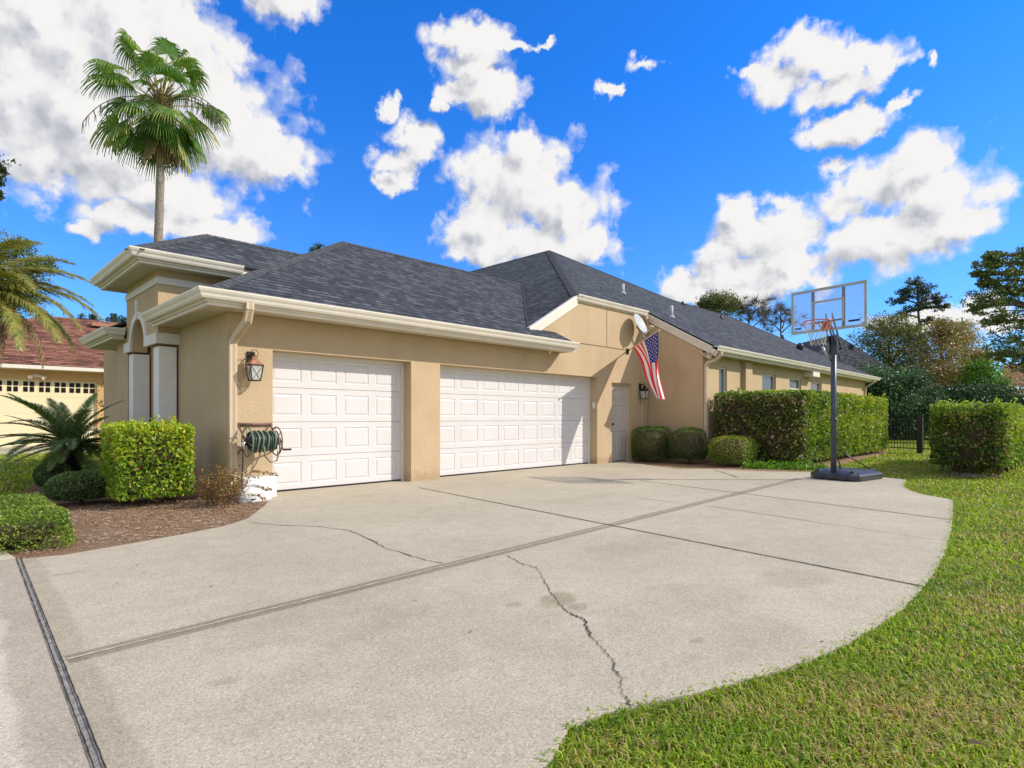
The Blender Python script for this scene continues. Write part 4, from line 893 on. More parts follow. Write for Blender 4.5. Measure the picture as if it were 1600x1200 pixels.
# right hedge block
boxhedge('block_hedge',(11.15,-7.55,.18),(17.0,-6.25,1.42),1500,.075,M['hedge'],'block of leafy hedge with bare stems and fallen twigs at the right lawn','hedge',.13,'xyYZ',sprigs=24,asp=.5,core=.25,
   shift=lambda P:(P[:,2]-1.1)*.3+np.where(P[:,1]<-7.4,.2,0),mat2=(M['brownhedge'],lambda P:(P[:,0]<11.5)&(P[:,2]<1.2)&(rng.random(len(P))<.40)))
mb=MB()
for _ in range(26):
    x=random.uniform(10.75,11.4); y=random.uniform(-7.45,-6.5); a=random.uniform(0,3.14); l=random.uniform(.08,.3); mb.tube([(x,y,.02),(x+l*math.cos(a)*.5,y+l*math.sin(a)*.5,.05),(x+l*math.cos(a),y+l*math.sin(a),.02)],.008,5)
o=mb.build('twig_litter',M['bark']); o['kind']='stuff'
def roundbush(name,c,rx_,ry_,h,n,leaf,mat,label,cat='bush',group=None,sq=3.0,depth=.05,asp=.55,rb=.5):
    o=thing(name,(c[0],c[1],0),label,cat,group)
    D=unit(rng.normal(size=(n,3))); D[:,2]=np.abs(D[:,2])*1.0-.0*1
    D2=D.copy(); D2[:,2]=D2[:,2]*2-1; 
    nrm_=(np.abs(D2)**sq).sum(1)**(1/sq); S=D2/nrm_[:,None]; N=unit(D2)
    dep=1-np.abs(rng.normal(0,depth,n)); dep+=clumpval(S,1.6,c[1]*3)*.06+clumpval(S,4.5,c[0]*5)*.035
    P=S*dep[:,None]*np.array([rx_,ry_,h/2])+np.array([c[0],c[1],h/2+.02])
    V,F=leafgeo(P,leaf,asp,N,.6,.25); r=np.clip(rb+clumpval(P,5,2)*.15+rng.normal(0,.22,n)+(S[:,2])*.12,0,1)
    fast('foliage',V,F,mat,o,r)
    mb=MB(); rows=[]
    for j in range(9):
        ph=-math.pi/2+math.pi*j/8
        ring_=[]
        for k in range(14):
            a=2*math.pi*k/14; d=Vector((math.cos(ph)*math.cos(a),math.cos(ph)*math.sin(a),math.sin(ph))); nn=(abs(d.x)**sq+abs(d.y)**sq+abs(d.z)**sq)**(1/sq); d/=nn
            ring_.append((c[0]+d.x*rx_*.76,c[1]+d.y*ry_*.76,h/2+.02+d.z*h/2*.76))
        rows.append(mb.vs(ring_))
    for j in range(8):
        for k in range(14): mb.face((rows[j]+k,rows[j]+(k+1)%14,rows[j+1]+(k+1)%14,rows[j+1]+k))
    mb.tube([(c[0],c[1],-.02),(c[0],c[1],.3)],.03,6); mb.build('branches',M['twig'],o); return o
roundbush('round_bush',(10.30,-.52),.52,.46,.90,9000,.030,M['box'],'largest clipped round bush, right beside the beige side door','bush','clipped round bushes by the wall',sq=3.6)
roundbush('round_bush',(10.42,-1.50),.45,.42,.86,7500,.030,M['box'],'dark clipped round bush in the middle of the three by the return wall','bush','clipped round bushes by the wall',sq=3.0,rb=.38)
roundbush('round_bush',(10.42,-2.62),.52,.48,.70,7500,.034,M['hedge'],'lowest and brightest round bush in front of the long hedge end','bush','clipped round bushes by the wall',sq=3.2,depth=.08,rb=.62)
# weeds at the hedge foot
P=np.stack([rng.uniform(9.95,11.2,1500),rng.uniform(-4.5,-3.0,1500),rng.uniform(.0,.2,1500)],1); P[:,0]=10.05+(P[:,1]+3.0)*-.45+rng.normal(0,.14,1500)+.1; P[:,2]*=rng.random(1500)
V,F=leafgeo(P,.085,.3,None,0,.6); o=fast('weeds',V,F,M['weed'],rnd=rng.random(len(F))); o['kind']='stuff'
# dark understorey + ground cover at left
roundbush('low_shrub',(-1.50,.95),.38,.38,.40,6500,.038,M['shade'],'low dark green shrub between the sago palm and the bright cube shrub','shrub','low shaded shrubs in the bed',sq=2.4)
roundbush('low_shrub',(-1.55,3.0),.24,.26,.42,2200,.045,M['shade'],'low shaded shrub just behind the sago palm trunk','shrub','low shaded shrubs in the bed',sq=2.2)
roundbush('low_shrub',(-.72,1.75),.36,.45,.85,4000,.06,M['shade'],'dark leafy shrub in shade at the foot of the white columns','shrub','low shaded shrubs in the bed',sq=2.4,rb=.25)
boxhedge('ground_cover_hedge',(-2.78,-2.16,.0),(-2.04,-.05,.30),6800,.024,M['groundcover'],'low dense ground cover hedge along the walkway at the left edge','hedge',.04,'xXyYZ',core=.11,asp=.6)
# reddish nandina with thin stems
o=thing('nandina_shrub',(-.22,-.62,0),'sparse reddish twiggy shrub at the garage corner beside the hose reel','shrub')
mb=MB(); LP=[]
for _ in range(46):
    x=random.gauss(-.22,.16); y=random.gauss(-.55,.18); p=Vector((x,y,0)); d=Vector((random.uniform(-.45,.55),random.uniform(-.4,.35),1)); Q=[p.copy()]; hh=random.uniform(.2,.62)
    for k in range(5):
        p=p+d*hh/5; d=d+Vector((random.uniform(-.25,.25),random.uniform(-.25,.25),-.08)); Q.append(p.copy())
        for _ in range(9 if k>0 else 3): LP.append((p.x+random.gauss(0,.04),p.y+random.gauss(0,.04),p.z+random.gauss(0,.03)))
    mb.tube(Q,[.005,.004,.004,.003,.002,.001],4,cap=False)
for (dx,dy,z) in ((.48,-.02,.36),(.36,-.12,.16),(.25,-.2,.06)):
    Q=[Vector((-.05,-.6,.1)),Vector((.1,-.6,z+.06)),Vector((dx-.05,-.6+dy,z))]; mb.tube(Q,[.004,.003,.002],4)
    for k in range(60): t=random.random()**.6; q=Q[1].lerp(Q[2],t); LP.append((q.x+random.gauss(0,.015),q.y+random.gauss(0,.02),q.z+random.gauss(0,.015)))
mb.build('stems',M['twig'],o); V,F=leafgeo(np.array(LP),.034,.5,None,0,.2); fast('foliage',V,F,M['nandina'],o,rng.random(len(F)))
# ------------------------------------------------------------------ sago palm
def frondmesh(name,L,pairs,ll,lw,arch,mat,droop=.5,vee=.5,rb=.5,mess=0.0):
    V=[];F=[];r=[]
    def rach(t): 
        a=arch*t; return np.array([L*(math.sin(a)/arch if arch>.01 else t),0,L*(-(1-math.cos(a))/arch) if arch>.01 else 0])
    def quad(a,b,c,d,v): i=len(V); V.extend([a,b,c,d]); F.append((i,i+1,i+2,i+3)); r.append(v)
    for k in range(12):
        p=rach(k/12); q=rach((k+1)/12); w_=.010*(1-k/13); s=np.array([0,w_,0]); u_=np.array([0,0,.006]); quad(p-s,q-s,q+u_,p+u_,.95*.9); quad(p+u_,q+u_,q+s,p+s,.85)
    for k in range(pairs):
        t=.08+.92*k/pairs; p=rach(t); tg=rach(min(1,t+.01))-rach(t-.01); tg/=np.linalg.norm(tg); nrm2=np.array([-tg[2],0,tg[0]])
        l=ll*math.sin(math.pi*min(1,.12+.86*t)**.8)**.6
        for sgn in (1,-1):
            fw=.55+.6*t+rng.normal(0,.05+mess*.3); d=np.array([0,sgn,0])*1.0+tg*fw+nrm2*(vee*(1-.5*t)+rng.normal(0,.06+mess*.4)); d/=np.linalg.norm(d)
            m_=p+d*l*.55; e=p+d*l+np.array([0,0,-l*droop*.3]); w2=tg*lw/2
            val=np.clip(rb+rng.normal(0,.2),0,1); quad(p-w2,p+w2,m_+w2,m_-w2,val); quad(m_-w2,m_+w2,e+w2*.1,e-w2*.1,val)
    V=np.array(V,dtype=np.float32); F=np.array(F); o=fast(name,V,F,mat,rnd=r); me=o.data; bpy.data.objects.remove(o); return me
def place_frond(name,me,root,loc,az,el,roll=0.0,scale=1.0):
    o=bpy.data.objects.new(name,me); col.objects.link(o); o.parent=root
    mm=Matrix.Rotation(az,4,'Z')@Matrix.Rotation(-el,4,'Y')@Matrix.Rotation(roll,4,'X'); o.rotation_euler=mm.to_euler(); o.location=loc; o.scale=(scale,)*3; return o
SB=Vector((-1.27,3.55,0))
sg=thing('sago_palm',SB,'dark green sago palm with stiff arching fronds in the mulch bed left of the columns','palm')
mb=MB(); pts=[SB+Vector((0,0,-.03)),SB+Vector((.01,0,.2)),SB+Vector((.02,0,.42)),SB+Vector((.02,.0,.62))]; mb.tube(pts,[.13,.15,.16,.12],12)
for k in range(90): a=k*2.4; z=.03+.57*k/90; mb.tube([SB+Vector((.15*math.cos(a),.15*math.sin(a),z)),SB+Vector((.20*math.cos(a),.20*math.sin(a),z+.06))],[.022,.006],4)
mb.build('trunk',M['darkbark'],sg)
fm=[frondmesh('frond',1.3,80,.19,.016,.85,M['sago'],rb=.6),frondmesh('frond',1.15,74,.18,.016,.5,M['sago'],rb=.75),frondmesh('frond',1.4,84,.19,.016,1.15,M['sago'],rb=.55)]
for k in range(46):
    az=k*2.39996+random.uniform(-.15,.15); el=R(random.choice((4,14,24,34,46,62))+random.uniform(-6,6)) if k>8 else R(random.uniform(-12,5))
    place_frond('frond',fm[k%3],sg,(.02,0,.66),az,el,random.uniform(-.2,.2),random.uniform(.85,1.05))
# ------------------------------------------------------------------ tall fan palm
PB=AT(221,653,21.0); PB.z=0; top=AT(251,190,21.0)
pp=thing('fan_palm',PB,'tall slender fan palm rising behind the entry tower with drooping crown','palm')
mb=MB(); n=26; pts=[];rr=[]
for k in range(n+1):
    t=k/n; pts.append(PB.lerp(top,t)+cR*(.25*math.sin(t*2.6)-.25*math.sin(2.6)*t)); rr.append((.165-.04*t)*(1+.05*(k%2)))
mb.tube(pts,rr,14); mb.build('trunk',M['palmbark'],pp,True)
C0=top+Vector((0,0,.55))
mb=MB(); mb.tube([top-Vector((0,0,.1)),top+Vector((0,0,.4)),top+Vector((0,0,.9)),top+Vector((0,0,1.2))],[.13,.2,.17,.05],12)
for k in range(60): a=k*2.4; z=k/60*1.2; mb.tube([top+Vector((.2*math.cos(a),.2*math.sin(a),z)),top+Vector((.42*math.cos(a),.42*math.sin(a),z+.3))],[.035,.02],4)
mb.build('crown_shaft',M['petiole'],pp)
def fan(az,el,pet,rad,dead):
    V=[];F=[];r=[]
    d0=np.array([math.cos(az)*math.cos(el),math.sin(az)*math.cos(el),math.sin(el)]); C_=np.array(C0)
    def quad(a,b,c,d,v): i=len(V); V.extend([a,b,c,d]); F.append((i,i+1,i+2,i+3)); r.append(v)
    P=[];dd=d0.copy();p=C_.copy()
    for k in range(7):
        P.append(p.copy()); p=p+dd*pet/6; dd=dd+np.array([0,0,-.055]); dd/=np.linalg.norm(dd)
    side=np.cross(dd,[0,0,1.]); side=side/np.linalg.norm(side) if np.linalg.norm(side)>.05 else np.array([1.,0,0])
    for k in range(6):
        w_=side*.022; quad(P[k]-w_,P[k]+w_,P[k+1]+w_,P[k+1]-w_,1.0); w_=np.array([0,0,.018]); quad(P[k]-w_,P[k]+w_,P[k+1]+w_,P[k+1]-w_,1.0)
    H=P[-1]; nrm3=np.cross(side,dd); nseg=38; tone=rng.uniform(.25,.7)
    for s_ in range(nseg):
        a=R(-125+250*(s_+.5)/nseg); da=R(250/nseg)*.5; L=rad*(1-.25*(abs(a)/R(125))**2)*rng.uniform(.9,1.08)
        def dr(a): return dd*math.cos(a)+side*math.sin(a)+nrm3*(.10*math.cos(3*a))
        c_=dr(a); l_=dr(a-da); r_=dr(a+da); up=nrm3*.03
        pts=[]; fr_=[.0,.3,.55,.78,.92,1.0] ; prev=None
        for q,t in enumerate(fr_):
            wd_=1.0 if t<.6 else max(.12,1-(t-.55)/.45)
            g_=np.array([0,0,-1.0])*(max(0,t-.45)**1.5)*L*(1.15 if not dead else 2.2)
            cen=H+c_*L*t*(1-.25*max(0,t-.6))+g_
            lo=H+(c_+(l_-c_)*wd_)*L*t*(1-.25*max(0,t-.6))+g_; hi=H+(c_+(r_-c_)*wd_)*L*t*(1-.25*max(0,t-.6))+g_
            cen=cen+up*t
            if prev is not None:
                v_=np.clip(tone+rng.normal(0,.08)+(.28 if t>.9 else 0),0,1)
                quad(prev[0],prev[1],cen,lo,v_); quad(prev[1],prev[2],hi,cen,np.clip(v_+.1,0,1))
            prev=(lo,cen,hi)
    return fast('frond',np.array(V),np.array(F),M['dry'] if dead else M['fan'],pp,r)
K=36
for k in range(K):
    az=k*2.39996+random.uniform(-.25,.25); el=R(82-148*(k/K)**.9+random.uniform(-10,10)); fan(az,el,random.uniform(1.15,2.0)*(1-.25*(k/K)),random.uniform(.8,1.12),False)
for k in range(7): fan(k*.93+.4,R(random.uniform(-82,-65)),random.uniform(.7,.95),random.uniform(.7,.85),True)
for k,(ax,ss) in enumerate(((1,1),(1,.8),(-1,1),(-1,.75),(.5,.9),(-.3,.9))):
    mb=MB(); d=(cR*ax+cF*random.uniform(-.4,.4)).normalized(); p=C0.copy(); Q=[]; v=d*.30+Vector((0,0,.16))
    for q in range(11): Q.append(p.copy()); p=p+v*ss; v=v+Vector((0,0,-.058)); v=v.normalized()*.30
    mb.tube(Q,[.016]*11,4)
    for q in range(4,11):
        for _ in range(3):
            e=Q[q]; w=[e]; 
            for s_ in range(4): e=e+Vector((random.uniform(-.04,.04),random.uniform(-.04,.04),-.11)); w.append(e)
            mb.tube(w,[.011,.010,.009,.007,.004],4)
    mb.build('flower_stalk',M['bark'],pp)
# ------------------------------------------------------------------ feather palm at the left edge
QB=AT(-60,653,14.5); QB.z=0; qc=AT(-45,462,14.5)
qp=thing('feather_palm',QB,'feather palm at the left edge with arching yellow green and browning fronds','palm')
mb=MB(); mb.tube([QB.lerp(qc,t/8) for t in range(9)],[.2-.004*t for t in range(9)],10); mb.build('trunk',M['palmbark'],qp,True)
qm=[frondmesh('frond',3.0,130,.46,.040,1.4,M['queen'],droop=1.3,vee=.25,rb=.55,mess=.3),frondmesh('frond',3.2,130,.36,.036,1.7,M['dry'],droop=2.0,vee=-.2,rb=.6,mess=.5)]
fazr=math.atan2(cR.y,cR.x)
for (da,el,mi,s_) in ((0.1,48,0,1.0),(-.5,62,0,1),(.5,40,0,.9),(.15,22,0,1.02),(-.35,6,0,.95),(.25,-4,1,.80),(0,-22,1,.65),(-.7,-10,1,.8),(1.0,15,0,.9),(2,40,0,1),(3,30,0,1),(-2,35,0,1),(-1.4,20,0,.9),(.9,70,0,.9),(.45,-30,1,.6),(2.6,0,1,.8),(-.15,14,0,1.0),(.3,30,0,1.05),(-.25,38,0,.95),(.6,8,0,.9),(-.1,-8,1,.75),(.2,55,0,.8)):
    place_frond('frond',qm[mi],qp,qc-QB,fazr+da,R(el),random.uniform(-.3,.3),s_)
# ------------------------------------------------------------------ TREES
def tree(name,base,H,blobs,leaf,npb,mat,label,group=None,trunk_r=.18,asp=.6,clump=.35,bark=None,bare=False,rb=.5,cat='tree',trunk_top=None):
    base=Vector(base); o=thing(name,base,label,cat,group); mb=MB()
    tt=Vector(trunk_top) if trunk_top is not None else base+Vector((0,0,H))
    pts=[base+(tt-base)*k/6+Vector((math.sin(k*1.3+base.x)*.12,math.cos(k*1.1)*.12,0))*(k>0) for k in range(7)]
    mb.tube(pts,[trunk_r*(1-.12*k) for k in range(7)],8)
    PP=[]
    for (c,r) in blobs:
        c=Vector(c); rr_=Vector(r) if hasattr(r,'__len__') else Vector((r,r,r))
        # a limb to every clump of foliage
        zz=min(max(c.z-rr_.z*.8,base.z+.3*(tt.z-base.z)),tt.z); s0=base+(tt-base)*((zz-base.z)/max(.1,tt.z-base.z)); mid=s0.lerp(c,.5)+Vector((0,0,.08*(c-s0).length))
        mb.tube([s0,mid,c],[trunk_r*.42,trunk_r*.28,trunk_r*.12],5)
        nc=max(3,int(npb/26)); D=unit(rng.normal(size=(nc,3)))*(rng.random((nc,1))**.45)*np.array(rr_)+np.array(c)
        for q in D[:14]: mb.tube([mid.lerp(c,.6),(Vector(q)+c)/2+Vector((0,0,-.1)),Vector(q)],[trunk_r*.12,trunk_r*.08,trunk_r*.04],4,cap=False)
        if bare:
            for q in D:
                for _ in range(26):
                    e=Vector(q); w=[e]; v=Vector((random.gauss(0,1),random.gauss(0,1),random.gauss(.5,.8))).normalized()*rr_.x*.16
                    for s_ in range(3): e=e+v+Vector((random.gauss(0,1),random.gauss(0,1),random.gauss(0,1)))*rr_.x*.04; w.append(e)
                    mb.tube(w,[trunk_r*.10,trunk_r*.08,trunk_r*.05,trunk_r*.02],3,cap=False)
        if npb:
            k=rng.integers(0,nc,npb); s_=clump*min(rr_)*rng.uniform(.5,1.0,nc)[k]
            PP.append(D[k]+rng.normal(size=(npb,3))*np.stack([s_,s_,s_*.6],1))
    mb.build('trunk',bark or M['bark'],o)
    P=np.concatenate(PP); V,F=leafgeo(P,leaf,asp,None,0,.1)
    r=np.clip(rb+clumpval(P,1.2/max(1,leaf*6),2)*.2+rng.normal(0,.22,len(P)),0,1)
    fast('crown',V,F,mat,o,r); return o
def at0(px,Z): p=AT(px,HZ,Z); p.z=-.03; return p
def bl(px,py,Z,r,rz=None): 
    return (AT(px,py,Z),(r,r,rz or r*.75))
# far right oak reaching in from the edge
random.seed(3)
tree('oak_tree',at0(1640,27),9,[bl(1540,470,27,.9),bl(1572,425,27,.9),bl(1545,412,27,.6),bl(1600,405,27,.8),bl(1590,450,27,1.2),bl(1620,480,27,1.6),bl(1560,500,27,.7),bl(1580,530,27,1.2),bl(1630,540,27,1.6),bl(1598,560,27,.9),bl(1660,430,27,2),bl(1545,440,27,.5,.3),bl(1563,555,27,.6,.3),bl(1700,480,27,2.4),bl(1605,505,27,1.2),bl(1528,480,27,.5,.3),bl(1552,400,27,.5,.3),bl(1535,428,27,.45,.3),bl(1570,455,27,.6,.4)],.105,1300,M['oak'],'spreading oak with open dark crown at the right edge behind the block hedge',None,.30,clump=.2,rb=.62)
tree('pine_tree',at0(1438,46),10,[bl(1437,448,46,1.2,.5),bl(1420,462,46,.9,.4),bl(1455,466,46,1.1,.4),bl(1400,470,46,.8,.3),bl(1468,480,46,.7,.3),bl(1445,478,46,.8,.3),bl(1425,482,46,.7,.3),bl(1418,512,46,1.1,.4),bl(1452,500,46,.8,.3),bl(1402,520,46,1.1,.4),bl(1474,505,46,.6,.25),bl(1430,440,46,.6,.4),bl(1448,456,46,.5,.5),bl(1412,455,46,.5,.4),bl(1462,472,46,.4,.4),bl(1408,492,46,.5,.3)],.13,650,M['pine'],'tall slender pine standing alone above the cypress trees',None,.20,clump=.4,trunk_top=AT(1436,446,46),rb=.6)
tree('cypress_tree',at0(1470,40),8,[bl(1462,560,40,1.5,1.5),bl(1475,530,40,1.2,1.4),bl(1455,590,40,1.6),bl(1482,580,40,1.4),bl(1470,515,40,.8,.8),bl(1448,615,40,1.6,1.3),bl(1480,612,40,1.6,1.3)],.14,2100,M['cypress'],'rust orange bald cypress left of its darker twin, behind the dark hedge','bald cypress trees',.16,clump=.42)
tree('cypress_tree',at0(1506,42),8.5,[bl(1505,545,42,1.3,1.6),bl(1500,520,42,.9,1.1),bl(1518,575,42,1.5,1.5),bl(1495,590,42,1.5),bl(1530,560,42,1.0),bl(1512,605,42,1.7,1.3),bl(1540,600,42,1.6,1.3)],.14,2100,M['cypress'],'orange brown bald cypress nearest the oak, behind the dark hedge','bald cypress trees',.16,clump=.42,rb=.75)
tree('olive_green_tree',at0(1392,44),7,[bl(1375,520,44,1.7),bl(1398,510,44,1.4),bl(1410,545,44,1.9),bl(1370,550,44,1.7),bl(1430,560,44,1.6),bl(1428,528,44,1.2),bl(1388,575,44,2),bl(1420,590,44,2.2,1.5),bl(1360,590,44,2.0,1.5)],.14,2200,M['olive'],'olive brown leafy tree between the far grey roof and the pine',None,.25,clump=.4)
tree('broadleaf_tree',at0(1545,38),6,[bl(1540,590,38,1.4),bl(1522,600,38,1.2),bl(1550,605,38,1.1),bl(1528,575,38,.9)],.14,1300,M['weed'],'bright green small tree in front of the cypress trees',None,.16,clump=.4,rb=.2)
# behind the wing roof
tree('broadleaf_tree',at0(1122,52),10.5,[bl(1112,472,52,1.2),bl(1128,470,52,1.2),bl(1100,480,52,.9),bl(1140,478,52,1.1),bl(1120,490,52,1.8)],.15,2000,M['olive'],'brownish green tree crown above the wing roof, left of the bare trees','trees behind the wing roof',.18,clump=.3)
tree('bare_tree',at0(1172,52),11,[bl(1165,480,52,1.3),bl(1182,484,52,1.5),bl(1195,478,52,1.3),bl(1155,492,52,1.2),bl(1190,500,52,1.6)],.08,220,M['olive'],'nearly leafless tree above the wing roof, left of the other bare tree','bare trees behind the wing roof',.17,bare=True)
tree('bare_tree',at0(1222,50),10.5,[bl(1212,488,50,1.3),bl(1228,498,50,1.4),bl(1240,505,50,1.3),bl(1205,505,50,1.4),bl(1232,482,50,1.0)],.08,180,M['olive'],'nearly leafless tree whose twigs show behind the clear backboard','bare trees behind the wing roof',.17,bare=True)
tree('bare_tree',at0(1385,52),8.5,[bl(1372,505,52,1.1),bl(1362,510,52,.9),bl(1345,535,48,1.0)],.08,150,M['olive'],'small bare tree above the far grey roof ridge','bare trees behind the wing roof',.14,bare=True)
# dark evergreen screen behind the fence
for k,(px,Z,tp,w_,lb) in enumerate(((1352,32,588,1.5,'dark evergreen at the left end of the screen, beside the wing corner'),(1392,31.5,574,1.7,'tallest dark evergreen of the screen, right under the far roof slope'),(1432,31.5,582,1.6,'dark evergreen of the screen directly behind the thick fence post'),(1474,31.5,600,1.6,'dark evergreen of the screen behind the left end of the block hedge'),(1514,31.5,606,1.7,'dark evergreen of the screen above the middle of the block hedge'),(1556,31.5,618,1.7,'dark evergreen of the screen above the right end of the block hedge'),(1600,31,622,1.8,'dark evergreen of the screen cut by the right picture edge'))):
    zt=AT(px,tp,Z).z; b0=at0(px,Z); bs_=[]
    for q in range(9): bs_.append(((b0.x+random.uniform(-.7,.7),b0.y+random.uniform(-1,1),zt*(q%3+.6)/3.2*random.uniform(.9,1.1)),(w_*.75,w_*.75,zt*.22)))
    tree('evergreen_tree',b0,zt*.85,bs_,.13,1200,M['podo'],lb,'dark evergreen screen behind the fence',.14,clump=.45,rb=.62 if k in(1,2) else .45)
# left side
tree('oak_tree',at0(20,30),9,[bl(5,400,30,1.2),bl(30,385,30,.7),bl(45,430,30,1.1),bl(62,412,30,.7),bl(15,445,30,1.6),bl(40,465,30,.9),bl(5,490,30,1.7),bl(30,510,30,.9),bl(-30,430,30,2.2),bl(-40,380,30,1.6)],.12,1100,M['oak'],'leafy oak behind the feather palm at the left edge',None,.3,clump=.32,rb=.7)
tree('pine_tree',at0(-60,24),12,[bl(-6,262,24,.35,.25),bl(-4,285,24,.3,.25),bl(-30,250,24,.9),bl(-50,300,24,1.0),bl(-80,260,24,1.2),bl(-3,303,24,.2,.2)],.14,500,M['pine'],'pine whose branch tips just enter at the left edge high up',None,.25,clump=.4)
for px,lb in ((65,'small tree top showing over the red roof ridge, left one'),(138,'small tree top showing over the red roof ridge beside its skylight'),(186,'dark tree top showing between the red roof and the tower')):
    tree('distant_tree',at0(px,60),10,[bl(px,500,60,.9),bl(px+8,503,60,.8),bl(px-8,504,60,.7)],.22,260,M['pine'],lb,'tree tops over the red roof',.2)
tree('distant_tree',at0(495,60),17,[bl(494,388,60,.9),bl(505,390,60,.8)],.22,300,M['pine'],'tree top barely showing above the garage ridge',None,.3)
tree('yard_tree',at0(186,15.5),1.9,[(at0(187,15.5)+Vector((0,0,1.9)),(.32,.32,.7)),(at0(187,15.5)+Vector((0,0,1.2)),(.28,.28,.6))],.07,1600,M['podo'],'small dark clipped tree glimpsed left of the tower, before the neighbouring house',None,.05,clump=.5)
# ------------------------------------------------------------------ FENCE
fa_=Vector((20.5,-3.0,0)); fb=Vector((19.65,-4.75,0)); fc=Vector((19.2,-8.6,0))
o=thing('metal_fence',fb,'black metal picket fence with gate between the long hedge and the block hedge','fence')
def pickets(a,b,name):
    L=(b-a).length; n=int(L/.105); d=(b-a).normalized(); mb=MB()
    for k in range(1,n): p=a+d*(L*k/n); mb.box((-.008,-.008,.06),(.008,.008,1.12),0,Matrix.Translation(p))
    mb.build('pickets',M['black'],o); mb=MB(); q=Vector((-d.y,d.x,0))
    for z in (.12,.98,1.16): mb.prism([a+q*-.014+Vector((0,0,z)),b+q*-.014+Vector((0,0,z)),b+q*-.014+Vector((0,0,z+.03)),a+q*-.014+Vector((0,0,z+.03))],q*.028)
    mb.build('rail',M['black'],o)
pickets(fa_,fb,'p'); pickets(fb,fc,'p')
for p,w_ in ((fa_,.03),(fa_+(fb-fa_)*.12,.045),(fb,.075),(fc,.04)):
    mb=MB(); mb.box((p.x-w_,p.y-w_,-.05),(p.x+w_,p.y+w_,1.22)); mb.box((p.x-w_-.01,p.y-w_-.01,1.221),(p.x+w_+.01,p.y+w_+.01,1.25)); mb.build('post',M['black'],o)
# ------------------------------------------------------------------ NEIGHBOURING HOUSES
ny=21.0
def YX(px,py,Y): r=ray(px,py); t=(Y-CAM[1])/r[1]; return (CAM[0]+t*r[0],CAM[2]+t*r[2])
nh=thing('neighbour_house',(YX(80,700,ny)[0],ny,0),'yellow stucco house with red brown shingle roof across the left lawn','house')
ga,gb=YX(-75,600,ny)[0],YX(152,600,ny)[0]; gt=YX(100,594,ny)[1]
w=MB(); gridwall(w,[ga-3,gb+6],[-.1,3.05],[(ga,gb,-.1,gt)],ny,ny+.3); w.build('wall',M['yellow'],nh)
d=MB(); d.box((ga,ny+.12,0),(gb,ny+.2,gt)); 
for k in range(1,4): d.box((ga,ny+.112,gt*k/4-.012),(gb,ny+.119,gt*k/4+.012))
gd=d.build('garage_door',M['cream'],nh)
for px in (-55,-30,-5,20,45.5,70.5,95,118,140):
    x=YX(px,600,ny)[0]; w_=YX(px+8.5,600,ny)[0]-x
    d=MB()
    for (a,b) in ((-w_,-.03),(.03,w_)):
        for (e,f_) in ((gt-.50,gt-.31),(gt-.27,gt-.10)): d.box((x+a,ny+.105,e),(x+b,ny+.118,f_))
    d.build('door_window',M['darkglass'],gd)
ze=YX(100,573,ny-.5)[1]
b=MB(); b.box((ga-3.5,ny-.55,ze-.14),(gb+6.5,ny-.43,ze+.0)); b.build('gutter',M['white'],nh)
b=MB(); b.box((ga-3.4,ny-.42,ze-.16),(gb+6.4,ny-.002,ze-.13)); b.build('soffit',M['soffit'],nh)
rzn=5.9; dd_=(rzn-ze)/.5; rxl=YX(75,497,ny+dd_-.5)[0]
t=MB(); roof(t,[(ga-3.6,ny-.55,ze+.01),(gb+6.6,ny-.55,ze+.01),(gb+6.6,ny-.55+dd_,rzn),(rxl,ny-.55+dd_,rzn)],(1,0,0)); roof(t,[(ga-3.6,ny-.55,ze+.01),(rxl,ny-.55+dd_,rzn),(ga-3.6,ny-.55+2*dd_,ze+.01)],(0,1,0)); roof(t,[(gb+6.6,ny-.55+dd_,rzn),(rxl,ny-.55+dd_,rzn),(ga-3.6,ny-.55+2*dd_,ze+.01),(gb+6.6,ny-.55+2*dd_,ze+.01)],(1,0,0))
rf=t.build('roof',M['redshingle'],nh)
sx_,sz_=YX(165,508,ny+dd_-1.4); b=MB(); b.box((sx_-.6,ny+dd_-1.7,sz_-.12),(sx_+2,ny+dd_-1.2,sz_+.05)); b.build('skylight',M['copper'],rf)
b=MB(); xx=YX(59,579,ny-.45)[0]; b.box((xx-.15,ny-.03,2.75),(xx+.15,ny-.001,2.85)); b.tube([(xx-.1,ny-.03,2.8),(xx-.22,ny-.2,2.72)],[.04,.08],10); b.tube([(xx+.1,ny-.03,2.8),(xx+.22,ny-.2,2.72)],[.04,.08],10); b.build('floodlight',M['white'],nh)
nc=concrete('neighbour_drive_concrete',(.5,.44,.36)); sheet('neighbour_driveway',[(ga-.5,ny+.1),(gb+.4,ny+.1),(gb+.6,ny-5.2),(-30,ny-6.5),(-30,ny-2)],-.004,nc,.05)
# far grey roofed house
fh=thing('far_house',AT(1310,653,38).to_tuple()[:2]+(0,),'grey roofed house behind the wing, seen past the hoop pole','house')
pk1=AT(1306,522,38); e1=AT(1432,578,33); e0_=AT(1215,600,33)
pk2=pk1+Vector((6,3,0))
t=MB(); zb=3.0
A=Vector((*AT(1440,600,35).to_tuple()[:2],zb)); B_=Vector((*AT(1225,600,35).to_tuple()[:2],zb)); C_=A+cF*14; D_=B_+cF*14
P1=pk1; P2=pk1+cF*5
def tri(a,b,c,d=None):
    pts=[a,b,c]+([d] if d is not None else []); roof(t,pts,(b-a))
tri(B_,A,P1); tri(A,C_,P2,P1); tri(D_,B_,P1,P2); tri(C_,D_,P2)
t.build('roof',M['shingle'],fh)
b=MB(); b.prism([Vector((p.x,p.y,-.05))*1.0 for p in (A-cR*.6+cF*.6,B_+cR*.6+cF*.6,D_+cR*.6-cF*.6,C_-cR*.6-cF*.6)],(0,0,3.0)); b.build('wall',M['stucco'],fh)
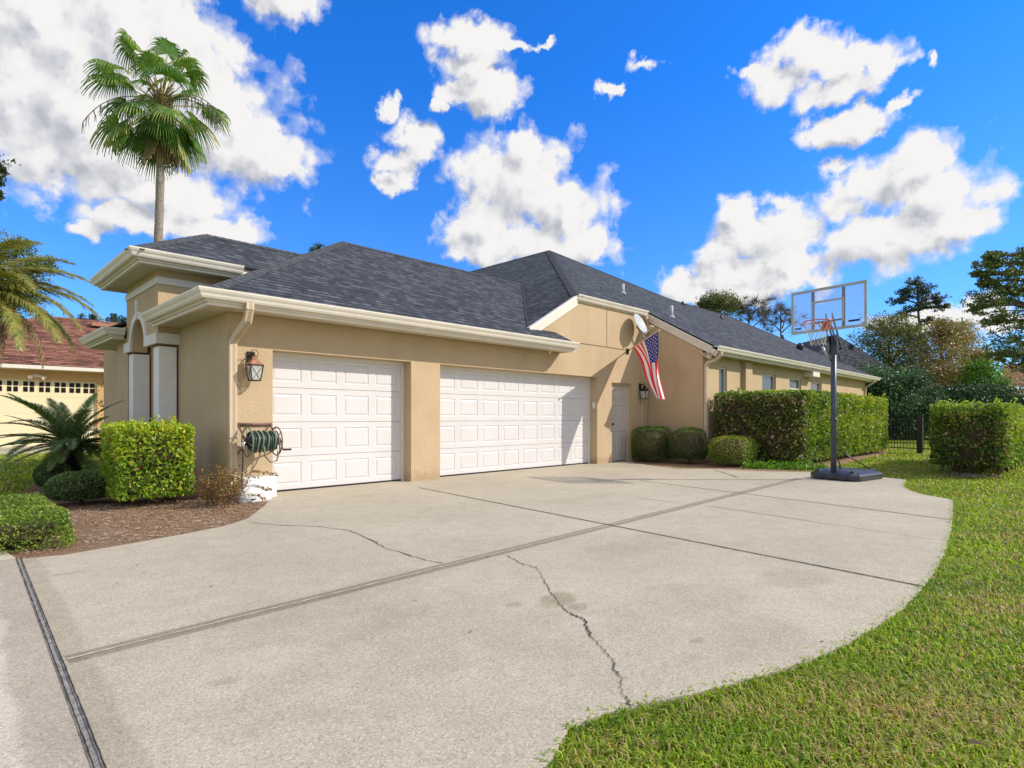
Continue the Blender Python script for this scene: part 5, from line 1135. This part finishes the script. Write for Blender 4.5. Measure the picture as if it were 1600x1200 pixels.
v=MB(); p=AT(1330,541,35.5); v.tube([p-Vector((0,0,.2)),p+Vector((0,0,.08)),p+Vector((0,0,.14))],[.16,.18,.05],10); v.build('roof_vent',M['black'],fh)
# sliver of pink roof at the right edge
ph=thing('pink_roof_house',at0(1600,50),'house with dusty pink roof partly hidden by the oak at the right edge','house')
a=AT(1562,604,50); b2=AT(1700,604,50); c2=AT(1700,568,54); d2=AT(1568,568,54)
t=MB(); roof(t,[a,b2,c2,d2],(b2-a)); t.build('roof',M['redshingle'],ph)
b=MB(); b.prism([Vector((q.x,q.y,-.05)) for q in (a+cR*.5+cF*.5,b2+cF*.5,b2+cF*8,a+cR*.5+cF*8)],(0,0,a.z-.1)); b.build('wall',M['stucco'],ph)
# ------------------------------------------------------------------ LIGHT AND SKY
sd=Vector((.935,-1,.945)).normalized()
sun=bpy.data.lights.new('sun','SUN'); sun.energy=4.2; sun.angle=R(.5); sun.color=(1,.94,.85)
so=bpy.data.objects.new('sun',sun); col.objects.link(so); so.rotation_euler=(-sd).to_track_quat('-Z','Y').to_euler()
W=bpy.data.worlds.new('World'); sc.world=W; W.use_nodes=True; nt=W.node_tree; N_=nt.nodes; Lk=nt.links
bg=N_['Background']; sky=N_.new('ShaderNodeTexSky'); sky.sky_type='NISHITA'; sky.sun_disc=False
sky.sun_elevation=math.asin(sd.z); sky.sun_rotation=math.atan2(sd.x,sd.y); sky.air_density=1.0; sky.dust_density=.3; sky.ozone_density=3.0
def wm(op,a,b=0.0,c=None,cl=False):
    n=N_.new('ShaderNodeMath'); n.operation=op; n.use_clamp=cl
    for i,v in enumerate((a,b)+((c,) if c is not None else ())):
        if isinstance(v,(int,float)): n.inputs[i].default_value=v
        else: Lk.new(v,n.inputs[i])
    return n.outputs[0]
def vmix(fac,a,b,mode='MIX'):
    n=N_.new('ShaderNodeMix'); n.data_type='RGBA'; n.blend_type=mode
    if isinstance(fac,(int,float)): n.inputs[0].default_value=fac
    else: Lk.new(fac,n.inputs[0])
    for i,v in ((6,a),(7,b)):
        if isinstance(v,tuple): n.inputs[i].default_value=(*v,1)
        else: Lk.new(v,n.inputs[i])
    return n.outputs[2]
tc=N_.new('ShaderNodeTexCoord'); sep=N_.new('ShaderNodeSeparateXYZ'); Lk.new(tc.outputs['Generated'],sep.inputs[0])
azn=wm('ARCTAN2',sep.outputs[1],sep.outputs[0]); eln=wm('ARCSINE',sep.outputs[2])
comb=N_.new('ShaderNodeCombineXYZ'); Lk.new(azn,comb.inputs[0]); Lk.new(eln,comb.inputs[1])
# cloud puffs: (pixel x, y, radius x, radius y) surveyed from the photograph, kept as azimuth / elevation
puffs=[(120,200,210,110),(200,60,220,110),(60,150,230,120),(250,130,200,90),(150,250,240,70),(330,190,120,110),(60,40,300,90),(390,240,95,65),(430,262,60,28),(230,350,120,22),(330,352,80,24),(130,358,40,14),(250,300,120,40),(440,-10,60,40),
 (735,100,55,38),(760,150,60,32),(715,140,35,25),(740,60,60,30),(645,215,34,28),(625,255,42,32),(660,240,28,22),(612,285,28,16),
 (800,300,95,80),(745,345,50,55),(825,235,48,42),(880,330,70,60),(920,385,45,30),(860,385,90,35),(760,390,60,25),(900,300,30,26),
 (1000,95,26,12),(955,132,14,12),(800,72,30,10),(850,75,18,8),
 (1210,120,50,34),(1260,90,70,36),(1330,90,70,26),(1390,95,35,20),(1300,140,60,28),(1290,205,40,22),(1340,190,65,22),(1410,160,35,14),(1180,105,25,14),(1460,95,12,12),
 (1470,310,95,62),(1400,270,70,50),(1340,290,60,48),(1450,250,55,38),(1525,345,48,28),(1290,265,40,20),(1410,370,120,48),(1330,390,90,38),
 (1200,370,85,48),(1160,340,40,30),(1215,320,38,26),(1130,400,45,26),(1260,410,90,34),(1230,440,70,22),(1160,425,80,28),(1070,448,34,22),(1100,462,50,16),(1145,462,60,18),
 (1480,490,70,24),(1530,475,50,20),(1420,505,60,18),(1390,515,50,14),(1560,500,60,30),(600,170,14,20),(690,165,10,10)]
lst=[]
for (px,py,rx_,ry_) in puffs:
    a,e=AZEL(px,py); a1,_=AZEL(px+2,py); _,e1=AZEL(px,py+2); lst.append((a,e,abs(a-a1)/2*rx_,abs(e-e1)/2*ry_))
def cloud(vec):
    # domain warp, then distance to every puff, smooth union
    nz=N_.new('ShaderNodeTexNoise'); nz.noise_dimensions='2D'; nz.inputs['Scale'].default_value=13; nz.inputs['Detail'].default_value=8; nz.inputs['Roughness'].default_value=.6; Lk.new(vec,nz.inputs['Vector'])
    sb=N_.new('ShaderNodeVectorMath'); sb.operation='MULTIPLY_ADD'; Lk.new(nz.outputs['Color'],sb.inputs[0]); sb.inputs[1].default_value=(.085,.075,0); 
    ad=N_.new('ShaderNodeVectorMath'); ad.operation='SUBTRACT'; Lk.new(vec,ad.inputs[0]); ad.inputs[1].default_value=(.0425,.0375,0); Lk.new(ad.outputs[0],sb.inputs[2])
    fl2=N_.new('ShaderNodeVectorMath'); fl2.operation='MULTIPLY'; Lk.new(sb.outputs[0],fl2.inputs[0]); fl2.inputs[1].default_value=(1,1,0)
    cur=None
    for (a,e,rx_,ry_) in lst:
        s_=N_.new('ShaderNodeVectorMath'); s_.operation='MULTIPLY_ADD'; Lk.new(fl2.outputs[0],s_.inputs[0]); s_.inputs[1].default_value=(1/rx_,1/ry_,0); s_.inputs[2].default_value=(-a/rx_,-e/ry_,0)
        d=N_.new('ShaderNodeVectorMath'); d.operation='LENGTH'; Lk.new(s_.outputs[0],d.inputs[0]); o_=d.outputs['Value']
        cur=o_ if cur is None else wm('SMOOTH_MIN',cur,o_,.22)
    n2=N_.new('ShaderNodeTexNoise'); n2.noise_dimensions='2D'; n2.inputs['Scale'].default_value=34; n2.inputs['Detail'].default_value=9; n2.inputs['Roughness'].default_value=.62; Lk.new(vec,n2.inputs['Vector'])
    wv=N_.new('ShaderNodeVectorMath'); wv.operation='MULTIPLY_ADD'; Lk.new(n2.outputs['Color'],wv.inputs[0]); wv.inputs[1].default_value=(.03,.03,0); Lk.new(vec,wv.inputs[2])
    vo=[]
    for sc2 in (16,38):
        vv=N_.new('ShaderNodeTexVoronoi'); vv.voronoi_dimensions='2D'; vv.feature='SMOOTH_F1'; vv.inputs['Scale'].default_value=sc2; vv.inputs['Smoothness'].default_value=.6; Lk.new(wv.outputs[0],vv.inputs['Vector']); vo.append(vv.outputs['Distance'])
    bil=wm('ADD',wm('MULTIPLY_ADD',vo[0],-.75,.30),wm('MULTIPLY_ADD',vo[1],-.45,.17))
    return wm('ADD',wm('ADD',wm('SUBTRACT',1.30,cur),bil),wm('MULTIPLY_ADD',n2.outputs[0],.75,-.375)),n2.outputs[0],nz.outputs[0]
dens,fine_,coarse_=cloud(comb.outputs[0])
off=N_.new('ShaderNodeVectorMath'); off.operation='ADD'; Lk.new(comb.outputs[0],off.inputs[0]); off.inputs[1].default_value=(-.022,.026,0)
dens2,_,_=cloud(off.outputs[0])
def rampw(f,stops):
    n=N_.new('ShaderNodeValToRGB'); e=n.color_ramp.elements
    while len(e)<len(stops): e.new(.5)
    for el,(p,c) in zip(e,stops): el.position=p; el.color=(*c,1)
    Lk.new(f,n.inputs[0]); return n.outputs[0]
# broken cloud added over the unseen sky to whiten and lift the fill light
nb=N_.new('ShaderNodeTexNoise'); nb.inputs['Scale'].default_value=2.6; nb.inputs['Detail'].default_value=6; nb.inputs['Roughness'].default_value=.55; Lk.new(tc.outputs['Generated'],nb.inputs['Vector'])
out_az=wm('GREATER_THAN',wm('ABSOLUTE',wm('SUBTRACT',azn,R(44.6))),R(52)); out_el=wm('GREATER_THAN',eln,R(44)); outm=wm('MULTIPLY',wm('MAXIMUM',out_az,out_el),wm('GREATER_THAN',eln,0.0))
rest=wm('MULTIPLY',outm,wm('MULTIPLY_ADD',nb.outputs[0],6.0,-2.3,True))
alpha=rampw(dens,[(0,(0,0,0)),(.22,(.30,.30,.30)),(.55,(1,1,1))])
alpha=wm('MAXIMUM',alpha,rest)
thick=wm('ADD',wm('ADD',wm('MULTIPLY',dens2,.36),wm('MULTIPLY',wm('SUBTRACT',dens2,dens),.55)),wm('MULTIPLY_ADD',fine_,-.12,.04))
shade=rampw(thick,[(0,(1,1,1)),(.24,(.95,.95,.97)),(.50,(.76,.78,.83)),(.85,(.52,.55,.62))])
tint=vmix(1.0,sky.outputs[0],vmix(wm('MULTIPLY',eln,1.9,None,True),(.62,1.02,1.55),(.17,1.0,2.15)),'MULTIPLY')
cl=vmix(1.0,shade,(7.2,7.1,7.0),'MULTIPLY')
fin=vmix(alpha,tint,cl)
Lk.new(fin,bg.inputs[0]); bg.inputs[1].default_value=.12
W.cycles.sampling_method='MANUAL'; W.cycles.sample_map_resolution=512
sc.view_settings.view_transform='Standard'; sc.view_settings.look='None'; sc.view_settings.exposure=.10; sc.view_settings.gamma=1
sc.cycles.max_bounces=6; sc.cycles.transparent_max_bounces=12
